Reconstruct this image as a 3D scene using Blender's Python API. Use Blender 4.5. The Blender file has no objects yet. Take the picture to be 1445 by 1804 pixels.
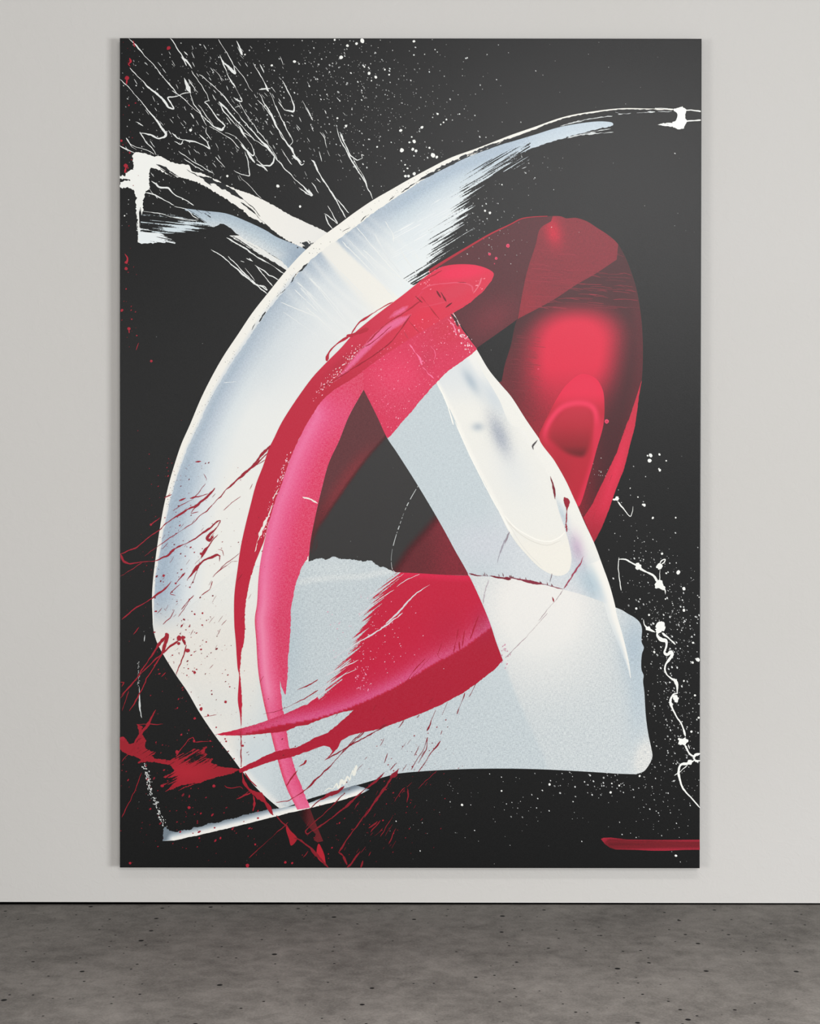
import bpy, bmesh, math, random
import numpy as np
from mathutils import Vector
from mathutils.geometry import delaunay_2d_cdt

random.seed(7)
rng = np.random.default_rng(11)
scn = bpy.context.scene
COL = scn.collection

# ------------------------------------------------------------------ camera, world, lights, exposure
K = 732.0                    # picture points per metre on the front of the canvas
DEPTH = 0.024                # the canvas stands this far off the wall
DIST = 3.60                  # camera to wall
FPX = K * (DIST - DEPTH)
CX, CY = 722.5, 902.0
CAMZ = (1594.0 - CY) * DIST / FPX

cam_d = bpy.data.cameras.new('camera')
cam = bpy.data.objects.new('camera', cam_d)
COL.objects.link(cam)
cam.location = (0, -DIST, CAMZ)
cam.rotation_euler = (math.radians(90), 0, 0)
cam_d.sensor_fit = 'VERTICAL'
cam_d.sensor_height = 36.0
cam_d.lens = 36.0 * FPX / 1804.0
scn.camera = cam

world = bpy.data.worlds.new('world')
scn.world = world
world.use_nodes = True
wbg = world.node_tree.nodes['Background']
wbg.inputs[0].default_value = (1.0, 0.985, 0.965, 1)
wbg.inputs[1].default_value = 0.25


def area_light(name, loc, target, sx, sy, watts, color):
    l = bpy.data.lights.new(name, 'AREA')
    l.shape = 'RECTANGLE'
    l.size, l.size_y = sx, sy
    l.energy = watts
    l.color = color
    o = bpy.data.objects.new(name, l)
    COL.objects.link(o)
    o.location = loc
    d = Vector(target) - Vector(loc)
    o.rotation_euler = d.to_track_quat('-Z', 'Y').to_euler()
    return o


area_light('right_window_light', (5.5, -4.8, 0.7), (0.0, -4.8, 0.7), 2.4, 1.4, 385, (0.97, 0.99, 1.0))
area_light('left_fill_light', (-5.5, -5.2, 0.8), (0.0, -5.2, 0.8), 2.4, 1.4, 160, (1.0, 0.98, 0.95))  # added weak fill from the left, evens out the wall
area_light('front_fill_light', (-1.7, -7.2, 1.5), (-0.3, 0, 1.0), 3.6, 1.8, 30, (1.0, 0.99, 0.975))  # added frontal fill, lifts the wall and the sheen at left
area_light('gallery_softbox_light', (1.45, -6.5, 3.1), (0.2, 0, 1.1), 2.8, 1.3, 112, (1.0, 0.99, 0.98))
area_light('floor_fill_light', (0.65, -2.35, 3.2), (0.65, -2.35, 0), 2.6, 0.4, 57, (1.0, 0.97, 0.955))  # added overhead lamp, brightens the floor away from the wall
bpy.data.lights['floor_fill_light'].spread = math.radians(82)

scn.view_settings.view_transform = 'Standard'
scn.view_settings.look = 'None'
scn.view_settings.gamma = 1.0
scn.view_settings.use_curve_mapping = False
scn.view_settings.exposure = 0.15
scn.cycles.transparent_max_bounces = 32


# ------------------------------------------------------------------ small helpers
def lin(c):
    c = np.asarray(c, dtype=float) / 255.0
    return np.where(c <= 0.04045, c / 12.92, ((c + 0.055) / 1.055) ** 2.4)


def lin4(c):
    r = lin(c)
    return (float(r[0]), float(r[1]), float(r[2]), 1.0)


def px(x, y, layer=0.0):
    """a point of the picture on the front of the canvas"""
    return ((x - CX) / K, -DEPTH - 0.00005 * layer, CAMZ - (y - CY) / K)


CROPS = dict(A=(200, 50, 4.014), B=(540, 50, 4.014), C=(890, 50, 4.014), D=(200, 390, 4.014), E=(540, 390, 4.014),
             F=(890, 390, 4.014), G=(200, 740, 4.014), H=(540, 740, 4.014), I=(890, 740, 4.014), J=(200, 1080, 4.014),
             K=(540, 1080, 4.014), L=(890, 1080, 4.014), M=(200, 1300, 2.89), N=(700, 1300, 2.627))


def q(crop, pts):
    ox, oy, k = CROPS[crop]
    return [(ox + p[0] / k, oy + p[1] / k) for p in pts]


def catmull(pts, step=3.0, closed=False):
    P = np.array(pts, float)
    n = len(P)
    out = []
    segs = n if closed else n - 1
    for i in range(segs):
        if closed:
            p0, p1, p2, p3 = P[(i - 1) % n], P[i], P[(i + 1) % n], P[(i + 2) % n]
        else:
            p0, p1, p2, p3 = P[max(i - 1, 0)], P[i], P[i + 1], P[min(i + 2, n - 1)]
        L = np.linalg.norm((p2 - p1)[:2])
        # centripetal form, so that uneven spacing makes no loops
        d1 = max(np.linalg.norm((p1 - p0)[:2]), 1e-6) ** 0.5
        d2 = max(L, 1e-6) ** 0.5
        d3 = max(np.linalg.norm((p3 - p2)[:2]), 1e-6) ** 0.5
        if np.allclose(p0, p1): m1 = (p2 - p1)
        else: m1 = d2 * ((p1 - p0) / d1 - (p2 - p0) / (d1 + d2) + (p2 - p1) / d2)
        if np.allclose(p2, p3): m2 = (p2 - p1)
        else: m2 = d2 * ((p2 - p1) / d2 - (p3 - p1) / (d2 + d3) + (p3 - p2) / d3)
        k = max(1, int(round(L / step)))
        for j in range(k):
            t = j / k
            t2, t3 = t * t, t * t * t
            out.append((2 * t3 - 3 * t2 + 1) * p1 + (t3 - 2 * t2 + t) * m1 + (-2 * t3 + 3 * t2) * p2 + (t3 - t2) * m2)
    if not closed:
        out.append(P[-1])
    return np.array(out)


def lines(pts, step=3.0):
    P = np.array(pts, float)
    out = []
    for i in range(len(P) - 1):
        k = max(1, int(np.linalg.norm(P[i + 1] - P[i]) / step))
        for j in range(k):
            out.append(P[i] + (P[i + 1] - P[i]) * j / k)
    out.append(P[-1])
    return np.array(out)


def rag(pts, amp, seed=1):
    """roughens a sampled edge along its normals"""
    r = np.random.default_rng(seed)
    P = np.array(pts, float)
    t = np.gradient(P, axis=0)
    t /= np.maximum(np.linalg.norm(t, axis=1, keepdims=True), 1e-6)
    nrm = np.stack([-t[:, 1], t[:, 0]], 1)
    a = r.normal(0, 1, len(P))
    a = 0.6 * a + 0.4 * np.convolve(r.normal(0, 1.6, len(P)), np.ones(4) / 4, 'same')
    a[0] = a[-1] = 0
    return P + nrm * (a * amp)[:, None]


def join(*parts):
    return np.concatenate([np.array(p, float) for p in parts], 0)


def near(x, y, line):
    """arc length along a line, signed distance from it (positive on its right-hand side as drawn)"""
    L = np.array(line, float)
    a, b = L[:-1], L[1:]
    ab = b - a
    l2 = np.maximum((ab ** 2).sum(1), 1e-9)
    seglen = np.sqrt(l2)
    acc = np.concatenate([[0], np.cumsum(seglen)[:-1]])
    S = np.empty(len(x)); T = np.empty(len(x))
    for i0 in range(0, len(x), 4000):
        X = x[i0:i0 + 4000, None]; Y = y[i0:i0 + 4000, None]
        u = np.clip(((X - a[:, 0]) * ab[:, 0] + (Y - a[:, 1]) * ab[:, 1]) / l2, 0, 1)
        dx = X - (a[:, 0] + u * ab[:, 0]); dy = Y - (a[:, 1] + u * ab[:, 1])
        d2 = dx * dx + dy * dy
        k = d2.argmin(1)
        r = np.arange(len(k))
        side = np.sign(ab[k, 0] * dy[r, k] - ab[k, 1] * dx[r, k])
        S[i0:i0 + 4000] = acc[k] + u[r, k] * seglen[k]
        T[i0:i0 + 4000] = side * np.sqrt(d2[r, k])
    return S, T


def sst(a, b, t):
    u = np.clip((t - a) / (b - a), 0, 1)
    return u * u * (3 - 2 * u)


def stops(t, st):
    ts = [s[0] for s in st]
    cs = np.array([s[1] for s in st], float)
    return np.stack([np.interp(t, ts, cs[:, i]) for i in range(3)], 1)


def mixc(c1, c2, w):
    c1 = np.asarray(c1, float); c2 = np.asarray(c2, float)
    w = np.asarray(w)[:, None]
    return c1 * (1 - w) + c2 * w


def flat(c, x):
    return np.tile(np.asarray(c, float), (len(x), 1))


def blob(x, y, cx, cy, rx, ry, ang=0.0, soft=1.0):
    ca, sa = math.cos(math.radians(ang)), math.sin(math.radians(ang))
    dx, dy = x - cx, y - cy
    u = (dx * ca + dy * sa) / rx; v = (-dx * sa + dy * ca) / ry
    return np.exp(-(u * u + v * v) * soft)


def in_poly(x, y, P):
    inside = np.zeros(len(x), bool)
    n = len(P)
    for i in range(n):
        x1, y1 = P[i]; x2, y2 = P[(i + 1) % n]
        if y1 == y2: continue
        c = (y1 > y) != (y2 > y)
        inside ^= c & (x < (x2 - x1) * (y - y1) / (y2 - y1) + x1)
    return inside


# ------------------------------------------------------------------ materials
def new_mat(name):
    m = bpy.data.materials.new(name)
    m.use_nodes = True
    nt = m.node_tree
    return m, nt, nt.nodes['Principled BSDF']


def N(nt, kind, **kw):
    n = nt.nodes.new(kind)
    for k, v in kw.items():
        if k.startswith('i_'):
            n.inputs[k[2:].replace('_', ' ')].default_value = v
        else:
            setattr(n, k, v)
    return n


def math_node(nt, op, a, b=None, clamp=False):
    n = nt.nodes.new('ShaderNodeMath'); n.operation = op; n.use_clamp = clamp
    for i, v in enumerate((a, b)):
        if v is None: continue
        if isinstance(v, (int, float)): n.inputs[i].default_value = v
        else: nt.links.new(v, n.inputs[i])
    return n.outputs[0]


def maprange(nt, v, a, b, c=0.0, d=1.0, smooth=False):
    n = nt.nodes.new('ShaderNodeMapRange')
    n.interpolation_type = 'SMOOTHSTEP' if smooth else 'LINEAR'
    n.clamp = True
    nt.links.new(v, n.inputs[0])
    for i, k in enumerate((a, b, c, d)): n.inputs[i + 1].default_value = k
    return n.outputs[0]


def noise(nt, vec, scale, detail=2.0, rough=0.5, mapping=None, dist=0.0):
    if mapping is not None:
        mp = nt.nodes.new('ShaderNodeMapping')
        nt.links.new(vec, mp.inputs['Vector'])
        mp.inputs['Scale'].default_value = mapping
        vec = mp.outputs[0]
    n = nt.nodes.new('ShaderNodeTexNoise')
    nt.links.new(vec, n.inputs['Vector'])
    n.inputs['Scale'].default_value = scale
    n.inputs['Detail'].default_value = detail
    n.inputs['Roughness'].default_value = rough
    n.inputs['Distortion'].default_value = dist
    return n.outputs['Fac']


def weave(nt):
    """canvas weave: threads across and along, in object space"""
    tc = nt.nodes.new('ShaderNodeTexCoord').outputs['Object']
    h = noise(nt, tc, 1.0, 1.5, 0.5, (130, 1, 640))
    v = noise(nt, tc, 1.0, 1.5, 0.5, (640, 1, 130))
    f = noise(nt, tc, 700, 1.0, 0.5)
    s = math_node(nt, 'MULTIPLY', math_node(nt, 'ADD', h, v), 0.65)
    s = math_node(nt, 'ADD', s, f)
    return maprange(nt, s, 0.86, 1.46), tc


ROUGH, SPEC = 0.35, 0.3


def paint_mat(name, under, grain_gain=1.0):
    m, nt, b = new_mat(name)
    L = nt.links
    w, tc = weave(nt)
    at = N(nt, 'ShaderNodeAttribute', attribute_name='tint')
    cv = N(nt, 'ShaderNodeAttribute', attribute_name='cover')
    gr = N(nt, 'ShaderNodeAttribute', attribute_name='grain')
    uv = nt.nodes.new('ShaderNodeUVMap'); uv.uv_map = 'stroke'
    n1 = noise(nt, uv.outputs[0], 1.0, 3.0, 0.55, (0.011, 0.34, 1))
    n1 = maprange(nt, n1, 0.27, 0.73, 0.03, 0.97)
    fine = noise(nt, tc, 300, 2.0, 0.6)
    n1 = math_node(nt, 'ADD', n1, maprange(nt, fine, 0.2, 0.8, -0.10, 0.10))
    d = math_node(nt, 'SUBTRACT', cv.outputs['Fac'], n1)
    mask = maprange(nt, d, -0.05, 0.05, smooth=True)
    full = maprange(nt, cv.outputs['Fac'], 0.93, 0.995)
    mask = math_node(nt, 'MAXIMUM', mask, full)
    alpha = math_node(nt, 'MULTIPLY', mask, at.outputs['Alpha'], True)
    gs = maprange(nt, w, 0.25, 0.85)
    fac = math_node(nt, 'MULTIPLY', gs, math_node(nt, 'MULTIPLY', gr.outputs['Fac'], grain_gain), True)
    mx = nt.nodes.new('ShaderNodeMix'); mx.data_type = 'RGBA'
    L.new(fac, mx.inputs[0]); L.new(at.outputs['Color'], mx.inputs[6])
    mx.inputs[7].default_value = lin4(under)
    L.new(mx.outputs[2], b.inputs['Base Color'])
    L.new(alpha, b.inputs['Alpha'])
    b.inputs['Roughness'].default_value = ROUGH
    b.inputs['Specular IOR Level'].default_value = SPEC
    bp = nt.nodes.new('ShaderNodeBump')
    bp.inputs['Strength'].default_value = 0.10; bp.inputs['Distance'].default_value = 0.0006
    L.new(w, bp.inputs['Height']); L.new(bp.outputs[0], b.inputs['Normal'])
    return m


M_WHITE = paint_mat('white_paint', (116, 130, 143))
M_RED = paint_mat('red_paint', (236, 150, 180))
M_GLAZE = paint_mat('red_glaze', (52, 18, 24))

# black ground of the canvas
M_BLACK, nt, b = new_mat('black_paint')
w, tc = weave(nt)
cr = nt.nodes.new('ShaderNodeMix'); cr.data_type = 'RGBA'
nt.links.new(w, cr.inputs[0])
cr.inputs[6].default_value = lin4((10, 11, 12)); cr.inputs[7].default_value = lin4((18, 19, 20))
nt.links.new(cr.outputs[2], b.inputs['Base Color'])
b.inputs['Roughness'].default_value = ROUGH
b.inputs['Specular IOR Level'].default_value = SPEC
bp = nt.nodes.new('ShaderNodeBump'); bp.inputs['Strength'].default_value = 0.12; bp.inputs['Distance'].default_value = 0.0006
nt.links.new(w, bp.inputs['Height']); nt.links.new(bp.outputs[0], b.inputs['Normal'])

# wall: off-white plaster with a light trowelled relief
M_WALL, nt, b = new_mat('wall_plaster')
tc = nt.nodes.new('ShaderNodeTexCoord').outputs['Object']
big = noise(nt, tc, 1.6, 3.0)
mx = nt.nodes.new('ShaderNodeMix'); mx.data_type = 'RGBA'
nt.links.new(big, mx.inputs[0])
mx.inputs[6].default_value = lin4((194, 192, 188)); mx.inputs[7].default_value = lin4((198, 196, 194))
nt.links.new(mx.outputs[2], b.inputs['Base Color'])
b.inputs['Roughness'].default_value = 0.75
b.inputs['Specular IOR Level'].default_value = 0.25
r1 = noise(nt, tc, 38, 4.0, 0.6, None, 0.8)
r2 = noise(nt, tc, 150, 2.0, 0.5)
hh = math_node(nt, 'ADD', math_node(nt, 'MULTIPLY', maprange(nt, r1, 0.45, 0.75), 1.0), math_node(nt, 'MULTIPLY', r2, 0.25))
bp = nt.nodes.new('ShaderNodeBump'); bp.inputs['Strength'].default_value = 0.16; bp.inputs['Distance'].default_value = 0.002
nt.links.new(hh, bp.inputs['Height']); nt.links.new(bp.outputs[0], b.inputs['Normal'])

# floor: grey concrete with clouds and small dark pits
M_FLOOR, nt, b = new_mat('concrete')
tc = nt.nodes.new('ShaderNodeTexCoord').outputs['Object']
c1 = noise(nt, tc, 4.2, 5.0, 0.62)
c2 = noise(nt, tc, 24, 5.0, 0.68, None, 0.4)
c3 = noise(nt, tc, 190, 2.0, 0.6)
s = math_node(nt, 'ADD', math_node(nt, 'MULTIPLY', maprange(nt, c1, 0.3, 0.7), 0.42), math_node(nt, 'MULTIPLY', maprange(nt, c2, 0.3, 0.7), 0.38))
s = math_node(nt, 'ADD', s, math_node(nt, 'MULTIPLY', maprange(nt, c3, 0.25, 0.75), 0.30))
ramp = nt.nodes.new('ShaderNodeValToRGB')
ramp.color_ramp.elements[0].position = 0.12; ramp.color_ramp.elements[0].color = lin4((73, 70, 67))
ramp.color_ramp.elements[1].position = 0.95; ramp.color_ramp.elements[1].color = lin4((129, 125, 120))
nt.links.new(s, ramp.inputs[0])


def pits(scale, size, rarity):
    v = nt.nodes.new('ShaderNodeTexVoronoi'); v.feature = 'F1'; v.voronoi_dimensions = '2D'
    nt.links.new(tc, v.inputs['Vector']); v.inputs['Scale'].default_value = scale
    sep = nt.nodes.new('ShaderNodeSeparateColor'); nt.links.new(v.outputs['Color'], sep.inputs[0])
    on = math_node(nt, 'LESS_THAN', sep.outputs[0], rarity)
    rad = maprange(nt, sep.outputs[1], 0, 1, size * 0.35, size)
    d = math_node(nt, 'SUBTRACT', rad, v.outputs['Distance'])
    return math_node(nt, 'MULTIPLY', maprange(nt, d, -size * 0.14, size * 0.14), on)


p = math_node(nt, 'MAXIMUM', pits(10, 0.060, 0.36), pits(24, 0.075, 0.22))
mx = nt.nodes.new('ShaderNodeMix'); mx.data_type = 'RGBA'
nt.links.new(p, mx.inputs[0]); nt.links.new(ramp.outputs[0], mx.inputs[6])
mx.inputs[7].default_value = lin4((6, 6, 6))
nt.links.new(mx.outputs[2], b.inputs['Base Color'])
b.inputs['Roughness'].default_value = 0.8
b.inputs['Specular IOR Level'].default_value = 0.2
bp = nt.nodes.new('ShaderNodeBump'); bp.inputs['Strength'].default_value = 0.25; bp.inputs['Distance'].default_value = 0.002
nt.links.new(math_node(nt, 'SUBTRACT', s, p), bp.inputs['Height']); nt.links.new(bp.outputs[0], b.inputs['Normal'])

M_GAP, nt, b = new_mat('gap_shade_black')  # near-black colour holds the shade of the gap under the wall
tcg = nt.nodes.new('ShaderNodeTexCoord').outputs['Object']
gmx = nt.nodes.new('ShaderNodeMix'); gmx.data_type = 'RGBA'
nt.links.new(noise(nt, tcg, 60), gmx.inputs[0])
gmx.inputs[6].default_value = (0.0008, 0.0008, 0.0008, 1); gmx.inputs[7].default_value = (0.0018, 0.0016, 0.0016, 1)
nt.links.new(gmx.outputs[2], b.inputs['Base Color'])
b.inputs['Roughness'].default_value = 0.9; b.inputs['Specular IOR Level'].default_value = 0.0

M_LINEN, nt, b = new_mat('canvas_back')
lw, _t = weave(nt)
lmx = nt.nodes.new('ShaderNodeMix'); lmx.data_type = 'RGBA'
nt.links.new(lw, lmx.inputs[0])
lmx.inputs[6].default_value = lin4((168, 152, 126)); lmx.inputs[7].default_value = lin4((190, 176, 150))
nt.links.new(lmx.outputs[2], b.inputs['Base Color']); b.inputs['Roughness'].default_value = 0.9


# ------------------------------------------------------------------ the setting
def mesh_obj(name, verts, faces, mat, parent=None):
    me = bpy.data.meshes.new(name)
    me.from_pydata([tuple(v) for v in verts], [], faces)
    me.materials.append(mat)
    me.update()
    o = bpy.data.objects.new(name, me)
    COL.objects.link(o)
    if parent is not None:
        o.parent = parent
        o.matrix_parent_inverse = parent.matrix_world.inverted()
    return o


def box_mesh(x0, x1, y0, y1, z0, z1, z0r=None):
    z0r = z0 if z0r is None else z0r
    v = [(x0, y0, z0), (x1, y0, z0r), (x1, y1, z0r), (x0, y1, z0), (x0, y0, z1), (x1, y0, z1), (x1, y1, z1), (x0, y1, z1)]
    f = [(0, 3, 2, 1), (4, 5, 6, 7), (0, 1, 5, 4), (1, 2, 6, 5), (2, 3, 7, 6), (3, 0, 4, 7)]
    return v, f


def wall_z(y):
    return CAMZ - (y - CY) / FPX * DIST


GX = 3.4
gl = wall_z(1588.9); gr_ = wall_z(1591.1)
slope = (gr_ - gl) / (1445.0 / FPX * DIST)
mid = (gl + gr_) / 2
v, f = box_mesh(-GX, GX, 0.0, 0.12, mid - slope * GX, 3.4, mid + slope * GX)
o = mesh_obj('wall_back', v, f, M_WALL); o['kind'] = 'structure'
v, f = box_mesh(-GX, GX, -5.6, 0.13, -0.1, 0.0)
o = mesh_obj('floor', v, f, M_FLOOR); o['kind'] = 'structure'
v, f = box_mesh(-GX, GX, 0.004, 0.1, 0.0, mid + 0.02)
o = mesh_obj('gap_shade_strip', v, f, M_GAP); o['kind'] = 'structure'  # black strip stands in for the shade in the floor gap

# ------------------------------------------------------------------ the painting
CORN = [(211.0, 66.8), (1236.6, 68.0), (1233.2, 1529.8), (211.0, 1528.6)]
bc = px(722, 1529)
painting = bpy.data.objects.new('abstract_painting', None)
COL.objects.link(painting)
painting.location = (0, -DEPTH / 2, bc[2])
painting['label'] = 'large unframed abstract canvas, sweeping white and red strokes on black, hung on the plaster wall'
painting['category'] = 'painting'
bpy.context.view_layer.update()

# stretched canvas: front and turned edges, softly rounded
bm = bmesh.new()
fr = [bm.verts.new(px(*c)) for c in CORN]
bk = [bm.verts.new((px(*c)[0], -0.003, px(*c)[2])) for c in CORN]
bm.faces.new([fr[3], fr[2], fr[1], fr[0]])
for i in range(4):
    bm.faces.new([fr[i], fr[(i + 1) % 4], bk[(i + 1) % 4], bk[i]])
bm.normal_update()
ed = [e for e in bm.edges if all(v_ in fr for v_ in e.verts)]
bmesh.ops.bevel(bm, geom=ed, offset=0.0016, segments=3, profile=0.5, affect='EDGES')
bmesh.ops.recalc_face_normals(bm, faces=bm.faces)
me = bpy.data.meshes.new('canvas'); bm.to_mesh(me); bm.free()
me.materials.append(M_BLACK)
canvas = bpy.data.objects.new('canvas', me); COL.objects.link(canvas)
canvas.parent = painting; canvas.matrix_parent_inverse = painting.matrix_world.inverted()
# wooden stretcher behind it, that keeps it off the wall
sv, sf = [], []
xl, xr = px(211, 0)[0] + 0.006, px(1233, 0)[0] - 0.006
zt, zb = px(0, 68)[2] - 0.006, px(0, 1528)[2] + 0.006
for (a0, a1, b0, b1) in ((xl, xr, zt - 0.045, zt), (xl, xr, zb, zb + 0.045), (xl, xl + 0.045, zb + 0.045, zt - 0.045), (xr - 0.045, xr, zb + 0.045, zt - 0.045)):
    v, f = box_mesh(a0, a1, -DEPTH + 0.004, 0.0, b0, b1)
    sf += [tuple(i + len(sv) for i in t) for t in f]; sv += v
mesh_obj('stretcher', sv, sf, M_LINEN, painting)


def set_fields(me, xy, tint, veil, cover, grain, st):
    n = len(me.vertices)
    rgba = np.ones((n, 4)); rgba[:, :3] = lin(np.clip(tint, 0, 255)); rgba[:, 3] = veil
    a = me.color_attributes.new('tint', 'FLOAT_COLOR', 'POINT')
    a.data.foreach_set('color', rgba.astype(np.float32).ravel())
    for nm, val in (('cover', cover), ('grain', grain)):
        a = me.attributes.new(nm, 'FLOAT', 'POINT')
        a.data.foreach_set('value', np.asarray(val, np.float32).ravel())
    uvl = me.uv_layers.new(name='stroke')
    vi = np.empty(len(me.loops), np.int32); me.loops.foreach_get('vertex_index', vi)
    uvl.data.foreach_set('uv', st[vi].astype(np.float32).ravel())


def ones(x): return np.ones(len(x))


def patch(name, outline, tint, layer, mat, veil=None, cover=None, grain=0.0, guide=None, ang=0.0, pitch=4.0, lift=None, label=None):
    """one stroke of paint: a film bounded by its outline, with colour and cover varying over it"""
    P = np.array(outline, float)
    keep = [0]
    for i in range(1, len(P)):
        if np.linalg.norm(P[i] - P[keep[-1]]) > 0.35: keep.append(i)
    if np.linalg.norm(P[keep[-1]] - P[0]) < 0.35: keep.pop()
    P = P[keep]
    x0, y0 = P.min(0); x1, y1 = P.max(0)
    gx, gy = np.meshgrid(np.arange(x0, x1, pitch), np.arange(y0, y1, pitch * 0.866))
    gx = gx + (np.arange(gx.shape[0]) % 2)[:, None] * pitch * 0.5
    gx, gy = gx.ravel(), gy.ravel()
    m = in_poly(gx, gy, P)
    gx, gy = gx[m], gy[m]
    if len(gx):
        _, dd = near(gx, gy, np.vstack([P, P[:1]]))
        m = np.abs(dd) > pitch * 0.45
        gx, gy = gx[m], gy[m]
    V = [Vector((float(a), float(b_))) for a, b_ in P] + [Vector((float(a), float(b_))) for a, b_ in zip(gx, gy)]
    res = delaunay_2d_cdt(V, [], [list(range(len(P)))], 1, 1e-4)
    xy = np.array([(p_[0], p_[1]) for p_ in res[0]])
    faces = [tuple(f_) for f_ in res[2]]
    x, y = xy[:, 0], xy[:, 1]
    g = lambda fn, d: (d * ones(x) if fn is None else (fn(x, y) if callable(fn) else fn * ones(x)))
    t = tint(x, y) if callable(tint) else flat(tint, x)
    if guide is not None:
        s_, t_ = near(x, y, guide)
    else:
        ca, sa = math.cos(math.radians(ang)), math.sin(math.radians(ang))
        s_, t_ = x * ca + y * sa, -x * sa + y * ca
    lf = lift(x, y) if lift is not None else np.zeros(len(x))
    verts = [px(a, b_, layer) for a, b_ in xy]
    verts = [(v_[0], v_[1] - float(l_), v_[2]) for v_, l_ in zip(verts, lf)]
    # all faces turned to the room
    ff = []
    for f_ in faces:
        a, b_, c = xy[f_[0]], xy[f_[1]], xy[f_[2]]
        cr_ = (b_[0] - a[0]) * (c[1] - a[1]) - (b_[1] - a[1]) * (c[0] - a[0])
        ff.append(f_ if cr_ < 0 else f_[::-1])
    o_ = mesh_obj(name, verts, ff, mat, painting)
    set_fields(o_.data, xy, t, g(veil, 1.0), g(cover, 1.0), g(grain, 0.0), np.stack([s_, t_], 1))
    if label: o_['label'] = label
    return o_


class Strip:
    """collects trails and drops of one paint into a mesh"""
    def __init__(self): self.v = []; self.f = []; self.xy = []; self.t = []; self.a = []; self.c = []

    def add(self, P, W, col, layer, alpha=1.0, cover=1.0):
        P = np.array(P, float)
        t = np.gradient(P, axis=0); t /= np.maximum(np.linalg.norm(t, axis=1, keepdims=True), 1e-6)
        nrm = np.stack([-t[:, 1], t[:, 0]], 1)
        b0 = len(self.v)
        for i in range(len(P)):
            h = W[i] / 2
            for k in (-1, 0, 1):
                p_ = P[i] + nrm[i] * h * k
                p_[0] = min(max(p_[0], 211.2), 1234.8); p_[1] = min(max(p_[1], 67.6), 1528.8)
                v_ = px(p_[0], p_[1], layer + (min(h, 3) * 0.7 if k == 0 else 0))
                self.v.append(v_); self.xy.append(tuple(p_)); self.t.append(col); self.a.append(alpha); self.c.append(cover)
        for i in range(len(P) - 1):
            for k in (0, 1):
                a = b0 + i * 3 + k
                self.f.append((a, a + 1, a + 4, a + 3))

    def drop(self, x, y, r, col, layer, el=1.0, ang=0.0, alpha=1.0, lob=0.12):
        n = 8 if r < 1.6 else 14
        b0 = len(self.v)
        ca, sa = math.cos(ang), math.sin(ang)
        x = min(max(x, 212 + r), 1233 - r); y = min(max(y, 68.5 + r), 1528 - r)
        self.v.append(px(x, y, layer + min(r, 4) * 0.9)); self.xy.append((x, y)); self.t.append(col); self.a.append(alpha); self.c.append(1.0)
        for i in range(n):
            th = 2 * math.pi * i / n
            rr = r * (1 + random.uniform(-lob, lob))
            u, w_ = rr * el * math.cos(th), rr * math.sin(th)
            p_ = (x + u * ca - w_ * sa, y + u * sa + w_ * ca)
            self.v.append(px(p_[0], p_[1], layer)); self.xy.append(p_); self.t.append(col); self.a.append(alpha); self.c.append(1.0)
        for i in range(n):
            self.f.append((b0, b0 + 1 + (i + 1) % n, b0 + 1 + i))

    def build(self, name, mat, kind=None, label=None):
        xy = np.array(self.xy)
        o_ = mesh_obj(name, self.v, self.f, mat, painting)
        set_fields(o_.data, xy, np.array(self.t, float), np.array(self.a), np.array(self.c), np.zeros(len(xy)), xy * np.array([1.0, 1.0]))
        if kind: o_['kind'] = kind
        if label: o_['label'] = label
        return o_


def trail_pts(pts, w, wob=0.35, step=2.2, taper=True, vary=0.35, kink=False):
    """smooth wandering line with swelling width; w is one width or a list along the line"""
    w = [v * 0.9 for v in w] if isinstance(w, (list, tuple)) else w * 0.9
    P = catmull(pts, step)
    if kink:
        P = lines(pts, step)
        if len(P) > 6:
            off = np.convolve(rng.normal(0, 1.0, len(P) + 10), np.ones(5) / 5, 'same')[5:-5]
            t_ = np.gradient(P, axis=0); t_ /= np.maximum(np.linalg.norm(t_, axis=1, keepdims=True), 1e-6)
            P = P + np.stack([-t_[:, 1], t_[:, 0]], 1) * (off * 0.9)[:, None]
            P[1:-1] = (P[:-2] + 2 * P[1:-1] + P[2:]) / 4
    n = len(P)
    if n > 5:
        P = P + np.stack([np.convolve(rng.normal(0, wob, n), np.ones(3) / 3, 'same'), np.convolve(rng.normal(0, wob, n), np.ones(3) / 3, 'same')], 1)
    ws = np.interp(np.linspace(0, 1, n), np.linspace(0, 1, len(w)), w) if isinstance(w, (list, tuple)) else np.full(n, float(w))
    if n > 8:
        ws = ws * (1 + vary * np.convolve(rng.normal(0, 1.4, n), np.ones(7) / 7, 'same'))
    if taper:
        e = np.minimum(np.arange(n), np.arange(n)[::-1]) / max(3.0, n * 0.08)
        ws = ws * np.clip(0.35 + e, 0, 1)
    return P, np.maximum(ws, 0.35)


def drip(name, mat, col, crop, pts, w, layer=40, drops=(), alpha=1.0, **kw):
    s_ = Strip()
    P, W = trail_pts(q(crop, pts) if crop else pts, w, **kw)
    s_.add(P, W, col, layer, alpha)
    for d in drops:
        (x, y), = q(crop, [d[:2]])
        s_.drop(x, y, d[2], col, layer + 0.5, d[3] if len(d) > 3 else 1.0, math.radians(d[4]) if len(d) > 4 else 0.0, lob=0.28)
    return s_.build(name, mat)


CREAM = (234, 232, 225)

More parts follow.
